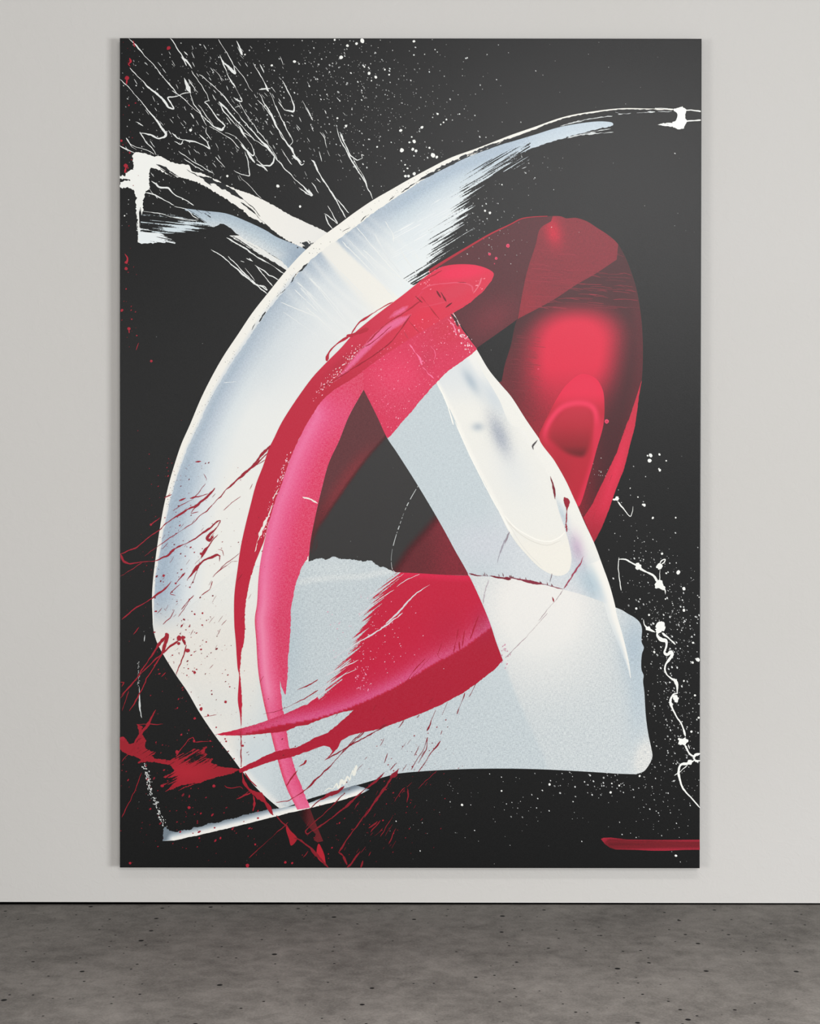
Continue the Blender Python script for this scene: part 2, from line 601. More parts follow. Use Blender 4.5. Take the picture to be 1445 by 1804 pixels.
# ---- outlines shared by neighbouring strokes
OUT = join(q('C', [(1190, 572), (1000, 567), (830, 565), (640, 585), (420, 625), (200, 700)]),
           q('B', [(1445, 755), (1330, 800), (1200, 850), (1020, 915), (880, 985), (740, 1060), (600, 1140), (470, 1215), (330, 1310), (230, 1385)]),
           q('D', [(1445, 130), (1340, 220), (1220, 350), (1090, 510), (980, 650), (880, 800), (780, 950), (700, 1090), (620, 1250), (540, 1440)]),
           q('G', [(480, 170), (430, 320), (390, 460), (350, 640), (320, 820), (295, 1000), (280, 1130), (273, 1250), (278, 1440)]))
OUTC = catmull(OUT, 4)
LOWL = [(269, 1099), (271.5, 1115), (276, 1130), (286, 1150), (310, 1189), (330, 1218), (352, 1256), (382, 1300), (407, 1332), (424, 1355), (449, 1385), (474, 1409), (495, 1426)]
W2R = join([(575, 410), (625, 440), (690, 487), (748, 520)], q('E', [(1030, 640), (1100, 760), (1200, 900), (1290, 1050), (1380, 1160)]),
           q('I', [(40, -170), (150, 0), (240, 130), (350, 290), (430, 430), (500, 580), (560, 720), (630, 870), (690, 1030), (740, 1170), (780, 1320)]),
           q('L', [(790, 10), (830, 150), (860, 270), (880, 370), (890, 460)]))
W2RC = catmull(W2R, 4)
W2L = join(q('E', [(405, 1190), (500, 1380)]), q('H', [(570, 125), (640, 230), (780, 450), (900, 650), (980, 790), (1050, 920), (1140, 1080), (1230, 1270), (1300, 1440)]), q('K', [(1340, 200), (1390, 335)]))
W2LC = catmull(W2L, 4)
W1IN = join(q('E', [(405, 1190), (300, 1380)]), q('H', [(230, 150), (160, 300), (110, 480), (70, 650), (30, 850), (15, 1000)]))
W1INC = catmull(W1IN, 4)

# ==================================================================== WHITE STROKES
# ---- broad white arc sweeping from the upper right down the left
TAILLOW = join(q('C', [(766, 678), (752, 690), (690, 705), (560, 735), (440, 770), (270, 820), (140, 870), (40, 925)]))
TAILTOP = q('C', [(766, 676), (758, 667), (722, 660), (640, 659), (400, 695), (200, 755), (0, 815)])
arc_out = join(catmull(TAILTOP, 3)[::1], catmull(q('B', [(1445, 800), (1300, 850), (1120, 920), (960, 1000), (800, 1080), (650, 1180)]), 3))
outer_left = [p_ for p_ in OUTC if p_[1] > 346]
arc_outline = join(arc_out, outer_left, [p_ for p_ in catmull(LOWL, 4) if p_[1] < 1172], [(345, 1195), (420, 1240), (520, 1200), (540, 1080)], W1INC[::-1],
                   [(700, 600), (770, 520), (800, 470), (840, 420), (875, 385), (905, 345), (925, 300), (935, 275)], rag(catmull(TAILLOW[::-1], 3), 0.8, 3))
DRY = catmull([(940, 262), (900, 284), (868, 305), (838, 330), (822, 352), (806, 395), (782, 428), (757, 466), (735, 495), (700, 560)], 4)


BANDMID = catmull([(572, 425), (600, 455), (640, 492), (690, 535), (740, 570)], 4)


def arc_tint(x, y):
    s_, t_ = near(x, y, OUTC)
    d = np.abs(t_)
    rimw = np.interp(s_, RIMS, RIMW)
    e = d - rimw
    a = stops(e, [(0, (190, 201, 211)), (8, (174, 189, 203)), (20, (190, 201, 212)), (42, (214, 221, 224)), (72, (226, 228, 226)), (200, (229, 229, 225))])
    tl = stops(e, [(0, (180, 194, 207)), (14, (176, 192, 207)), (30, (198, 210, 218)), (58, (217, 224, 227)), (120, (224, 229, 230))])
    c = mixc(a, tl, sst(640, 720, x))
    tip = stops(e, [(0, (186, 201, 214)), (40, (206, 217, 224))])
    c = mixc(c, tip, sst(880, 960, x))
    md = stops(e, [(0, (176, 189, 202)), (16, (188, 199, 209)), (45, (209, 216, 220)), (90, (219, 223, 224)), (200, (227, 227, 223))])
    c = mixc(c, md, sst(400, 480, x) * (1 - sst(640, 720, x)) * sst(760, 640, y))
    lowb = stops(e, [(0, (178, 193, 207)), (10, (166, 183, 199)), (28, (182, 197, 210)), (56, (216, 222, 225)), (88, (229, 229, 224))])
    c = mixc(c, lowb, sst(760, 860, y))
    c = mixc(c, (227, 224, 217), sst(1040, 1130, y))
    s_, t_ = near(x, y, BANDMID)
    v_ = np.where(t_ < 0, 1 - sst(13, 19, -t_), 1 - sst(14, 20 + s_ * 0.18, t_))
    c = mixc(c, (231, 229, 222), v_ * 0.95)
    for d0, wd_, k_ in ((-34, 4, .5), (-52, 3, .4), (-70, 5, .35), (40, 4, .5), (62, 6, .45), (84, 4, .4), (104, 8, .35), (-90, 4, .3)):
        c = mixc(c, (228, 230, 228), np.exp(-((t_ - d0 + 3 * np.sin(s_ / 31.0 + d0)) / wd_) ** 2) * k_ * 0.8 * sst(0, 15, s_) * (1 - sst(150, 190, s_)))
    return c


segl = np.concatenate([[0], np.cumsum(np.linalg.norm(np.diff(OUTC, axis=0), axis=1))])
_rx = [1186, 1097, 995, 900, 839, 759, 689, 622, 560, 504, 444, 394, 354, 319, 297, 280, 270, 268.5]
_rw = [1.2, 2.0, 2.7, 5.4, 7.6, 11, 17, 21, 20, 19, 20, 19, 16, 13, 10, 7, 4.5, 2.5]
_ord = []
for xx in _rx: _ord.append(segl[np.abs(OUTC[:, 0] - xx).argmin()])
_ord[-1] = segl[-1]
RIMS, RIMW = np.array(_ord), np.array(_rw)


def arc_cover(x, y):
    s_, t_ = near(x, y, DRY)
    c = 1 - sst(-55, 42, -t_) * 0.98
    c = np.where(x > 935, 1.0, c)
    c = np.where(near(x, y, DRY)[0] > 330, 1.0, c)
    return c


def arc_grain(x, y):
    c = arc_tint(x, y)
    return np.clip((226 - c[:, 0]) / 60, 0.04, 0.8) * 0.5


arc = patch('white_arc_stroke', arc_outline, arc_tint, 3, M_WHITE, cover=arc_cover, grain=arc_grain, ang=-31, pitch=4)

# ---- raised cream rim along the outer side of the arc
nrm = np.gradient(OUTC, axis=0); nrm /= np.linalg.norm(nrm, axis=1, keepdims=True)
inn = OUTC + np.stack([nrm[:, 1], -nrm[:, 0]], 1) * np.interp(segl, RIMS, RIMW)[:, None]
rim_outline = join(OUTC, rag(inn, 0.7, 5)[::-1])


def rim_tint(x, y):
    s_, t_ = near(x, y, OUTC)
    w_ = np.interp(s_, RIMS, RIMW)
    return mixc(flat(CREAM, x), (206, 212, 217), np.where(x < 520, sst(0.6, 1.0, np.abs(t_) / w_) * 0.9, 0))


patch('white_rim', rim_outline, rim_tint, 7, M_WHITE, pitch=3.5, lift=lambda x, y: 0.00008 * np.exp(-((np.abs(near(x, y, OUTC)[1]) - 5) / 6) ** 2))
# the dark crack that divides rim and stroke
crack = Strip()
for P_, w_ in ((q('C', [(0, 800), (100, 760), (30, 790)]), 1.2), (q('B', [(1445, 782), (1380, 800), (1330, 822), (1260, 848), (1180, 880), (1100, 912), (1040, 945), (960, 985), (880, 1030), (800, 1075), (730, 1115), (670, 1160)]), [3.6, 4.2, 4.6, 3.8, 2.4, 1.5]),
              (q('B', [(1445, 795), (1320, 840), (1150, 900), (1040, 950)]), 1.2), (q('B', [(620, 1188), (585, 1218)]), 1.8), (q('B', [(440, 1315), (385, 1360)]), 1.3), (q('B', [(310, 1405), (255, 1440)]), 1.0),
              (q('D', [(1380, 298), (1330, 340), (1290, 375), (1255, 432)]), [1.2, 2.4, 2.2, 2.4]), (q('D', [(1215, 478), (1155, 535)]), 1.3), (q('D', [(1075, 640), (1030, 712)]), 2.2), (q('D', [(1000, 720), (975, 770)]), 1.2)):
    P, W = trail_pts(P_, w_, wob=0.8, vary=1.2)
    crack.add(P, W, (38, 42, 46), 9)
for i in range(150):
    s0 = random.uniform(0.30, 0.86)
    k = int(s0 * (len(OUTC) - 1))
    o0 = OUTC[k] + np.array([nrm[k][1], -nrm[k][0]]) * np.interp(segl[k], RIMS, RIMW) * random.uniform(0.35, 1.0)
    crack.drop(o0[0], o0[1], random.uniform(0.3, 0.75), random.choice([(80, 84, 86), (120, 122, 122), (150, 150, 148)]), 9)
crack.build('dark_crack', M_WHITE, kind='stuff')

# ---- white band: upper left beginning of the crossing stroke, below the arc
ul_top = q('A', [(135, 905), (150, 882), (200, 878), (290, 905), (320, 903), (420, 950), (470, 958), (530, 968), (560, 1010), (640, 1030), (700, 1058), (850, 1130), (950, 1165), (1100, 1235), (1250, 1320), (1400, 1390), (1520, 1450)])
ul_bot = q('D', [(1480, 150), (1400, 165), (1330, 190), (1220, 130), (1110, 50), (1080, 20)]) + q('A', [(960, 1330), (900, 1275), (800, 1208), (700, 1150), (620, 1100), (560, 1078), (500, 1060), (430, 1050), (330, 1005), (250, 985)])
patch('white_band_start', join(rag(catmull(ul_top, 2.5), 0.7, 8), rag(lines(ul_bot, 2.5), 1.2, 9)), lambda x, y: stops(x, [(250, (236, 236, 232)), (450, (233, 231, 225)), (560, (226, 225, 221))]), 4, M_WHITE,
      cover=lambda x, y: 1 - 0.25 * blob(x, y, 535, 430, 14, 12) - 0.5 * blob(x, y, 300, 306, 24, 6, 25), ang=32, pitch=3)
sliver = Strip()
P, W = trail_pts(q('A', [(600, 1042), (680, 1075), (760, 1110), (830, 1150), (920, 1212)]), [2, 9, 11, 8, 3], vary=0.5); sliver.add(P, W, (30, 32, 34), 6)
for pts_, w_ in (([(900, 1230), (980, 1290), (1080, 1390), (1120, 1425)], [2, 4, 3, 1.5]), ([(640, 1075), (690, 1110)], 2), ([(300, 960), (360, 990), (440, 1040)], [3, 5, 3]), ([(520, 1000), (600, 1045)], 2), ([(920, 1210), (990, 1270), (1040, 1330)], 1.2)):
    P, W = trail_pts(q('A', pts_), w_, vary=0.9, wob=0.7); sliver.add(P, W, (30, 32, 34), 6)
P, W = trail_pts(q('D', [(1335, 150), (1370, 165), (1360, 190), (1400, 150)]), [3, 5, 4, 3], vary=1.0, wob=1.2); sliver.add(P, W, (40, 44, 48), 6)
for i in range(26):
    sliver.drop(*q('D', [(random.gauss(1375, 28), random.gauss(165, 18))])[0], random.uniform(0.5, 1.6), (40, 44, 48), 6)
sliver.build('dark_gap', M_WHITE, kind='stuff')

bl_out = join(catmull(q('A', [(480, 1270), (640, 1290), (800, 1310), (950, 1368), (1080, 1430)]) + q('D', [(1150, 108), (1300, 170), (1365, 200)]), 3),
              q('D', [(1300, 270), (1250, 330)]), rag(catmull(q('D', [(1240, 335), (1200, 290), (1050, 192), (900, 110), (780, 20)]) + q('A', [(700, 1405), (620, 1352), (560, 1312), (480, 1270)]), 3), 0.8, 4))
patch('blue_white_band', bl_out, lambda x, y: mixc(stops(near(x, y, catmull(bl_out[:80], 6))[1].__abs__(), [(0, (172, 188, 201)), (14, (190, 204, 213)), (28, (216, 222, 224))]), (150, 166, 184), blob(x, y, 525, 448, 26, 22) * 0.8), 4.5, M_WHITE,
      grain=0.45, ang=33, pitch=3, cover=lambda x, y: np.where(x < 372, 0.75, 1.0))
st_out = join(lines(q('D', [(930, 100), (1050, 195), (1150, 250), (1250, 325), (1225, 350), (1140, 290), (1020, 225), (900, 150), (820, 100)]), 3))
patch('white_edge_stroke', rag(st_out, 0.8, 2), (224, 225, 222), 4.2, M_WHITE, cover=0.72, ang=32, pitch=3)

# ---- corner block of white at the far left, with its arms and dry flares
blk = q('A', [(45, 1042), (80, 1045), (85, 1022), (140, 1000), (138, 900), (150, 882), (210, 882), (300, 912), (320, 960), (262, 985), (252, 1030), (252, 1130), (225, 1160), (212, 1210), (205, 1290), (190, 1380), (186, 1445)]) + q('D', [(185, 60), (180, 100), (183, 150), (172, 150), (170, 60), (160, 0)]) + q('A', [(168, 1380), (165, 1300), (155, 1200), (145, 1140), (100, 1128), (45, 1132), (45, 1085), (140, 1075), (45, 1062)])
patch('white_corner_stroke', rag(lines(blk, 2.0), 1.3, 6), (235, 236, 232), 6, M_WHITE, pitch=3,
      cover=lambda x, y: np.where(y > 345, 0.9 - 0.45 * sst(360, 380, y) * blob(x, y, 247, 360, 9, 60), 1.0), ang=88, label='white corner mark')
patch('dry_white_flare', rag(lines(q('D', [(170, 45), (230, 55), (330, 85), (440, 140), (436, 158), (330, 150), (200, 158), (180, 150)]), 3), 0.8, 3), (226, 232, 234), 5, M_WHITE,
      cover=lambda x, y: 0.95 - sst(250, 312, x) * 0.6, ang=12, pitch=3)
patch('dry_white_flare', lines(q('A', [(195, 1290), (330, 1300), (480, 1330), (600, 1350), (700, 1395), (640, 1430), (520, 1450), (380, 1450), (190, 1440)]), 3), (206, 218, 224), 5, M_WHITE,
      cover=lambda x, y: 0.34 + 0.45 * blob(x, y, 322, 400, 32, 8, -8) - 0.1 * sst(300, 380, x), ang=6, pitch=3)

# ---- white panel at the bottom
pan_top = q('H', [(15, 1000), (60, 985), (100, 978), (140, 985), (190, 968), (240, 982), (330, 985), (400, 1000), (460, 992), (490, 1020), (520, 1040), (560, 1045), (600, 1062)])
pan_line = [(694, 1008), (739, 1010), (789, 1013), (826, 1014), (860, 1016)] + q('I', [(0, 1112), (130, 1135), (270, 1165), (410, 1198), (560, 1240), (690, 1285)])
pan_right = q('I', [(780, 1325), (830, 1345)]) + q('L', [(860, 0), (920, 35), (955, 70), (968, 110), (966, 205), (982, 245), (968, 290), (965, 400), (980, 440), (976, 480), (985, 560), (995, 720), (1012, 850), (1035, 960), (1042, 1015), (1020, 1070), (980, 1120), (930, 1138)])
pan_bot = [(1122, 1364), (1090, 1363), (1060, 1361), (1010, 1358), (960, 1355.5), (900, 1354), (830, 1354.5), (780, 1356.5), (740, 1359), (700, 1363), (680, 1368), (660, 1374), (640, 1380), (610, 1388), (580, 1397), (540, 1409), (495, 1426)]
panel_outline = join(rag(catmull(pan_top, 2), 0.9, 12), catmull(pan_line, 4), catmull(pan_right, 3), catmull(pan_bot, 4), [p_ for p_ in catmull(LOWL, 4)[::-1] if p_[1] > 1122], [(300, 1095), (420, 1000)])
W2GHOST = catmull([(826, 1014), (856, 1080), (886, 1163), (905, 1215), (925, 1262), (945, 1305), (962, 1345), (966, 1372)], 4)


def panel_tint(x, y):
    base = flat((203, 212, 215), x)
    s_, t_ = near(x, y, W2GHOST)
    right = sst(-3, 5, -t_)
    base = mixc(base, (211, 217, 218), right * 0.9)
    base = mixc(base, (231, 229, 225), np.clip(blob(x, y, 950, 1070, 100, 110, 0, 0.9) * 1.5, 0, 1) * right)
    base = mixc(base, (222, 223, 221), np.clip(blob(x, y, 960, 1170, 110, 60), 0, 1) * right * 0.6)
    base = mixc(base, (170, 188, 202), blob(x, y, 1118, 1140, 26, 55) * 0.7)
    base = mixc(base, (182, 199, 210), blob(x, y, 1125, 1220, 22, 90) * 0.55)
    base = mixc(base, (228, 228, 224), np.clip(blob(x, y, 1135, 1335, 16, 30, 15) * 1.6, 0, 1))
    base = mixc(base, (227, 224, 217), sst(445, 395, x) * 1.0)
    base = mixc(base, (222, 222, 217), sst(500, 430, x) * sst(1330, 1230, y))
    edge = np.abs(near(x, y, catmull(LOWL, 4))[1])
    base = mixc(base, (233, 231, 226), (1 - sst(3, 14, edge)) * 0.8)
    base = mixc(base, (224, 228, 227), (1 - sst(2, 9, np.abs(near(x, y, catmull([(530, 1025), (560, 1020), (600, 1017), (640, 1015), (665, 1010), (688, 1007)], 4))[1]))) * 0.8)
    base = mixc(base, (180, 196, 205), blob(x, y, 505, 1135, 30, 100) * 0.55)
    base = mixc(base, (215, 222, 223), np.clip(blob(x, y, 590, 1000, 60, 14), 0, 1) * 0.8)
    base = mixc(base, (227, 224, 217), sst(478, 440, x) * sst(1240, 1180, y))
    k_ = (sst(480, 440, x) * sst(1165, 1110, y))[:, None]
    return base * (1 - k_) + arc_tint(x, y) * k_


def panel_grain(x, y):
    g_ = np.full(len(x), 0.50)
    g_ = g_ * (1 - 0.85 * np.clip(blob(x, y, 950, 1080, 110, 120) * 1.3, 0, 1))
    return g_ * (1 - 0.8 * sst(505, 462, x))


patch('white_panel_stroke', panel_outline, panel_tint, 5, M_WHITE, grain=panel_grain, pitch=4.5, label='broad pale panel of scraped white paint')

# ---- white band: the crossing stroke coming down to the right, over the arc
band_outline = join([(735, 500), (748, 520)], [p_ for p_ in W2RC if 545 < p_[1] < 1068], [(1075, 1064)], catmull([(1062, 1062), (992, 1042), (920, 1026), (860, 1020), (826, 1016)], 4), [p_ for p_ in W2LC[::-1] if p_[1] < 1012], [(660, 640), (700, 575)])
CREASE = catmull([(768, 675), (785, 705)] + q('H', [(1050, 0), (1170, 270), (1300, 520), (1445, 790)]), 4)
TONGUE = catmull([(768, 664), (795, 630), (828, 622), (850, 655), (880, 705)] + q('E', [(1445, 1440)]) + q('I', [(120, 60), (200, 200), (260, 300), (310, 400), (345, 500), (380, 640), (420, 760), (452, 870), (470, 990), (445, 1075), (380, 1102), (270, 1062), (150, 950), (40, 810)]) + q('H', [(1300, 520), (1170, 270), (1050, 0)]) + [(785, 705)], 4, closed=True)


def band_tint(x, y):
    c = flat((199, 209, 213), x)
    c = mixc(c, (214, 219, 222), sst(840, 930, x))
    c = mixc(c, (210, 212, 219), blob(x, y, 850, 960, 60, 40) * 0.7)
    d = np.abs(near(x, y, W2RC)[1])
    c = mixc(c, (232, 231, 225), 1 - sst(22, 42, d))
    c = mixc(c, (222, 221, 222), blob(x, y, 1010, 1060, 70, 25))
    c = mixc(c, (180, 197, 207), blob(x, y, 1042, 1028, 20, 44, -25) * 0.95)
    c = mixc(c, (196, 176, 196), blob(x, y, 1017, 965, 12, 28, -15) * 0.9)
    c = mixc(c, (180, 198, 210), blob(x, y, 992, 905, 7, 25, -20) * 0.6)
    c = mixc(c, (196, 208, 214), blob(x, y, 800, 640, 22, 60, -30) * 0.9 * sst(620, 650, y))
    c = mixc(c, (160, 176, 190), blob(x, y, 828, 672, 9, 26, -35) * 0.8)
    c = mixc(c, (168, 178, 192), blob(x, y, 866, 740, 14, 34, -30) * 0.7)
    up = sst(620, 560, y)
    c = mixc(c, (233, 231, 224), up)
    return c


def band_grain(x, y):
    d = np.abs(near(x, y, W2RC)[1])
    return np.where(d < 28, 0.06, 0.30)


patch('white_band_stroke', band_outline, band_tint, 4.6, M_WHITE, grain=band_grain, pitch=4)


def tongue_tint(x, y):
    c = flat((230, 229, 223), x)
    c = mixc(c, (210, 216, 220), sst(730, 660, y) * 0.7)
    c = mixc(c, (156, 172, 186), blob(x, y, 830, 672, 8, 24, -32) * 0.7)
    c = mixc(c, (233, 232, 227), sst(26, 16, np.abs(near(x, y, W2RC)[1])) * 0.9)
    c = mixc(c, (221, 223, 222), blob(x, y, 905, 830, 32, 60, -25) * 0.8)
    c = mixc(c, (150, 158, 176), np.clip(blob(x, y, 880, 765, 13, 36, -22) * 1.1, 0, 1) * 0.6)
    c = mixc(c, (160, 172, 184), blob(x, y, 842, 752, 10, 7) * 0.7)
    c = mixc(c, (200, 208, 214), blob(x, y, 870, 700, 16, 40, -30) * 0.8)
    c = mixc(c, (238, 236, 229), (1 - sst(2, 8, np.abs(near(x, y, CREASE)[1]))) * 0.8)
    c = mixc(c, (233, 230, 221), sst(930, 970, y))
    return c


patch('white_tongue', TONGUE, tongue_tint, 6, M_WHITE, pitch=3.5, grain=lambda x, y: 0.05 + 0.5 * blob(x, y, 880, 762, 18, 40, -22),
      lift=lambda x, y: 0.00013 * np.exp(-(np.abs(near(x, y, TONGUE)[1]) / 4) ** 2) * sst(700, 740, y), label='thick cream tongue of paint')
rg = Strip()
for pts_, w_, c_ in ((q('I', [(0, 680), (60, 750), (140, 805), (240, 850), (320, 858), (390, 825), (425, 790)]), 2.6, (240, 238, 231)), (q('I', [(20, 720), (100, 800), (200, 860), (300, 885), (400, 850)]), 1.4, (218, 215, 206)),
                     (q('I', [(0, 690), (130, 900), (260, 1040)]), 1.4, (222, 220, 214)), (q('E', [(940, 1170), (990, 1280), (1040, 1440)]), 2.4, (240, 239, 233)), (q('H', [(1050, 10), (1170, 275), (1300, 530), (1445, 790)]), 2.2, (240, 239, 233))):
    P, W = trail_pts(pts_, w_, wob=0.2, vary=0.2); rg.add(P, W, c_, 8)
rg.build('paint_ridge', M_WHITE)
# rim of the band going on over the panel
rim2 = [p_ for p_ in W2RC if p_[1] > 985]
rim2 = np.array(rim2)
tn = np.gradient(rim2, axis=0); tn /= np.linalg.norm(tn, axis=1, keepdims=True)
wd = np.interp(rim2[:, 1], [985, 1040, 1100, 1150, 1195], [24, 20, 15, 9, 1])
patch('white_rim', join(rim2, (rim2 + np.stack([-tn[:, 1], tn[:, 0]], 1) * wd[:, None])[::-1]), lambda x, y: mixc(np.where((y > 1062)[:, None], panel_tint(x, y), band_tint(x, y)), (235, 233, 227), 1 - sst(0.25, 0.95, np.abs(near(x, y, rim2)[1]) / np.interp(y, [985, 1040, 1100, 1150, 1195], [24, 20, 15, 9, 2]))), 6.2, M_WHITE, pitch=3.5)

# fine scraped rays where the two white strokes cross
ray = Strip()
for pts_, w_, a_ in (([(250, 140), (340, 230), (440, 330), (520, 420), (620, 540)], 1.6, .55), ([(355, 40), (470, 180), (600, 330), (740, 470)], 1.3, .7), ([(555, 0), (610, 90), (615, 150)], 1.1, .7), ([(400, 200), (480, 270), (560, 340), (720, 430)], 1.6, .6),
                     ([(20, 400), (110, 490), (220, 620), (280, 700)], 2.4, .5), ([(0, 500), (90, 600), (180, 700), (260, 790)], 2.0, .5), ([(0, 610), (80, 680), (200, 790)], 1.8, .6), ([(60, 440), (150, 560), (280, 720)], 1.2, .6), ([(130, 240), (250, 370), (400, 520)], 1.1, .5),
                     ([(660, 190), (720, 290), (780, 370)], 2.2, .5), ([(740, 180), (790, 260), (830, 330)], 1.2, .6), ([(300, 130), (420, 260), (500, 350)], 1.0, .6), ([(-40, 470), (60, 590), (160, 720)], 3.4, .35), ([(480, 90), (560, 230), (660, 360)], 3.0, .35)):
    P, W = trail_pts(q('E', pts_), w_, wob=0.5, vary=0.5); ray.add(P, W, np.array((206, 213, 217)) * (1 - a_) + np.array((238, 238, 233)) * a_, 3.6)
for pts_, w_, a_ in (([(1180, 570), (1300, 620), (1445, 680)], 1.2, .6), ([(1300, 430), (1445, 560)], 2.0, .5), ([(1280, 480), (1445, 640)], 1.3, .6), ([(1200, 640), (1445, 810)], .9, .5), ([(780, 1140), (870, 1135)], 1.0, .5)):
    P, W = trail_pts(q('D', pts_), w_, wob=0.4, vary=0.5); ray.add(P, W, np.array((206, 213, 217)) * (1 - a_) + np.array((238, 238, 233)) * a_, 3.6)
for i in range(60):
    x0 = random.uniform(690, 800); y0 = 345 + (800 - x0) * 0.6 + random.uniform(-10, 60)
    l_ = random.uniform(12, 40)
    P, W = trail_pts([(x0, y0), (x0 + l_ * 0.86, y0 - l_ * 0.46)], random.uniform(0.5, 1.1), wob=0.15); ray.add(P, W, random.choice([(224, 229, 231), (216, 223, 227), (232, 235, 235)]), 3.6)
ray.build('scraped_ray', M_WHITE, kind='stuff')

# ---- white strip along the bottom left
strip_top = q('M', [(250, 525), (262, 450), (285, 470), (320, 478), (360, 470), (395, 466), (410, 455), (450, 452), (480, 436), (540, 430), (560, 418), (620, 408), (650, 398), (700, 384), (740, 376), (800, 362), (850, 358)])
strip_bot = q('M', [(1000, 330), (1100, 290), (1160, 262), (1230, 240), (1305, 262), (1260, 285), (1180, 312), (1000, 358), (900, 380), (700, 432), (500, 480), (310, 522)])
SB = catmull(strip_bot[5:], 4)
patch('white_bottom_strip', join(rag(catmull(strip_top, 2.2), 0.8, 4), rag(lines(strip_bot, 3), 0.3, 4)),
      lambda x, y: stops(np.abs(near(x, y, SB)[1]), [(0, (238, 236, 230)), (5, (232, 231, 227)), (9, (180, 190, 197)), (15, (112, 124, 134))]), 6, M_WHITE, pitch=3, grain=0.1)

# ---- white blob and lines at the top right
blobp = q('C', [(1190, 572), (1215, 565), (1255, 552), (1282, 575), (1274, 610), (1275, 640), (1292, 655), (1275, 680), (1265, 708), (1220, 716), (1185, 695), (1130, 690), (1065, 682), (1120, 672), (1180, 665), (1212, 650), (1220, 620), (1215, 597), (1195, 585)])
patch('white_blot', rag(lines(blobp, 2), 0.5, 3), (238, 239, 235), 8, M_WHITE, pitch=3, cover=lambda x, y: np.where((x < 1186) & (y > 210), 0.7, 1.0), ang=8)
for pts_, w_ in (([(1275, 578), (1330, 580), (1391, 586)], 2.2), ([(1285, 656), (1330, 652), (1391, 648)], [3, 2, 2.4]), ([(1190, 572), (1120, 566), (1060, 566)], 1.2)):
    drip('white_drip', M_WHITE, (236, 237, 233), 'C', pts_, w_, 8, taper=False)
tr = Strip()
for pts_, w_ in (([(780, 590), (830, 606), (890, 600)], 1.4), ([(930, 596), (1060, 590)], 1.2), ([(400, 690), (520, 655), (640, 635), (760, 620)], 1.2), ([(390, 690), (560, 650)], 1.0), ([(800, 608), (830, 606)], 2.4), ([(440, 775), (560, 748), (650, 742), (765, 735)], 1.3), ([(540, 755), (640, 740)], 2.6), ([(560, 738), (750, 710)], 1.0), ([(0, 795), (60, 765)], 2), ([(120, 992), (150, 980)], 1.2), ([(1010, 590), (1050, 590)], 2), ([(1080, 588), (1180, 588)], 0.8)):
    P, W = trail_pts(q('C', pts_), w_, wob=0.5, vary=1.3); tr.add(P, W, (222, 226, 226), 8, 0.85)
tr.build('dry_white_trace', M_WHITE, kind='stuff')

# ==================================================================== RED STROKES
# glaze of the upper loop over the black
top_out = join(q('E', [(870, 350), (1000, 268), (1150, 178), (1300, 90), (1445, 20)]), q('C', [(120, 1345), (300, 1328), (400, 1330), (430, 1343), (500, 1340), (580, 1365), (650, 1410)]),
               q('F', [(720, 90), (790, 150), (840, 230), (890, 350), (930, 480), (955, 620), (970, 760), (975, 900), (972, 1050), (965, 1130), (945, 1250)]), q('I', [(915, 0), (885, 170), (840, 350), (780, 500), (740, 620), (680, 770), (625, 872)]))
TOPC = catmull(top_out, 4)
FANL = q('F', [(325, 0), (250, 50), (215, 170), (160, 340), (130, 470), (100, 640), (70, 740), (40, 880), (0, 1010)]) + [(884, 672)]
ARML = q('E', [(1205, 895)]) + q('F', [(0, 755), (90, 690), (350, 550), (500, 450), (640, 370), (790, 270)])
armtop = [p_ for p_ in TOPC if p_[0] < 990 and p_[1] < 490]
patch('dark_red_glaze', join(armtop, catmull(FANL[:7], 4), catmull(ARML[:3], 4)[::-1], [(800, 556), (770, 530), (750, 500)]),
      lambda x, y: mixc(flat((84, 30, 38), x), (120, 38, 50), blob(x, y, 870, 560, 50, 30, -30) * 0.8), 0.7, M_GLAZE, grain=0.4, ang=-30, pitch=5)


def arm_tint(x, y):
    c = flat((70, 24, 30), x)
    c = mixc(c, (140, 26, 42), sst(630, 720, y) * sst(1075, 1000, x))
    c = mixc(c, (104, 26, 36), sst(560, 640, y) * sst(985, 930, x) * 0.8)
    c = mixc(c, (162, 24, 44), sst(690, 800, y) * sst(1040, 980, x))
    dx = np.abs(x - 1013 + (y - 600) * 0.12) / 102.0
    dy = np.where(y < 606, (606 - y) / 78.0, (y - 606) / 190.0)
    rr = (dx ** 2.3 + dy ** 2.3) ** (1 / 2.3)
    w_ = (1 - sst(0.44, 1.08, rr)) * (1 - 0.62 * sst(640, 760, y))
    c = mixc(c, (214, 30, 64), w_)
    d = np.abs(near(x, y, TOPC)[1])
    c = mixc(c, (96, 26, 36), (1 - sst(3, 26, d)) * sst(480, 560, y) * 0.6)
    return c


arm_out = join([p_ for p_ in TOPC if p_[1] > 384 and p_[0] > 971], [p_ for p_ in W2RC[::-1] if 672 < p_[1] < 955], catmull(FANL, 4)[::-1])
patch('red_arm_stroke', arm_out, arm_tint, 1, M_GLAZE, grain=lambda x, y: 0.5 * (1 - np.clip(blob(x, y, 1010, 620, 75, 90) * 1.5, 0, 1)), ang=6, pitch=4)
fan_out = join([p_ for p_ in TOPC if 971 < p_[0] and p_[1] < 452 and p_[0] < 1091], catmull(ARML[2:], 4)[::-1], catmull(FANL[:6], 4)[::-1])
patch('red_fan_overlap', fan_out, lambda x, y: mixc(mixc(flat((136, 34, 48), x), (200, 26, 56), np.clip(blob(x, y, 975, 408, 14, 26, -15) * 1.1, 0, 1)), (150, 32, 48), blob(x, y, 930, 540, 30, 30)), 2, M_GLAZE, grain=0.35, ang=-18, pitch=4.5)
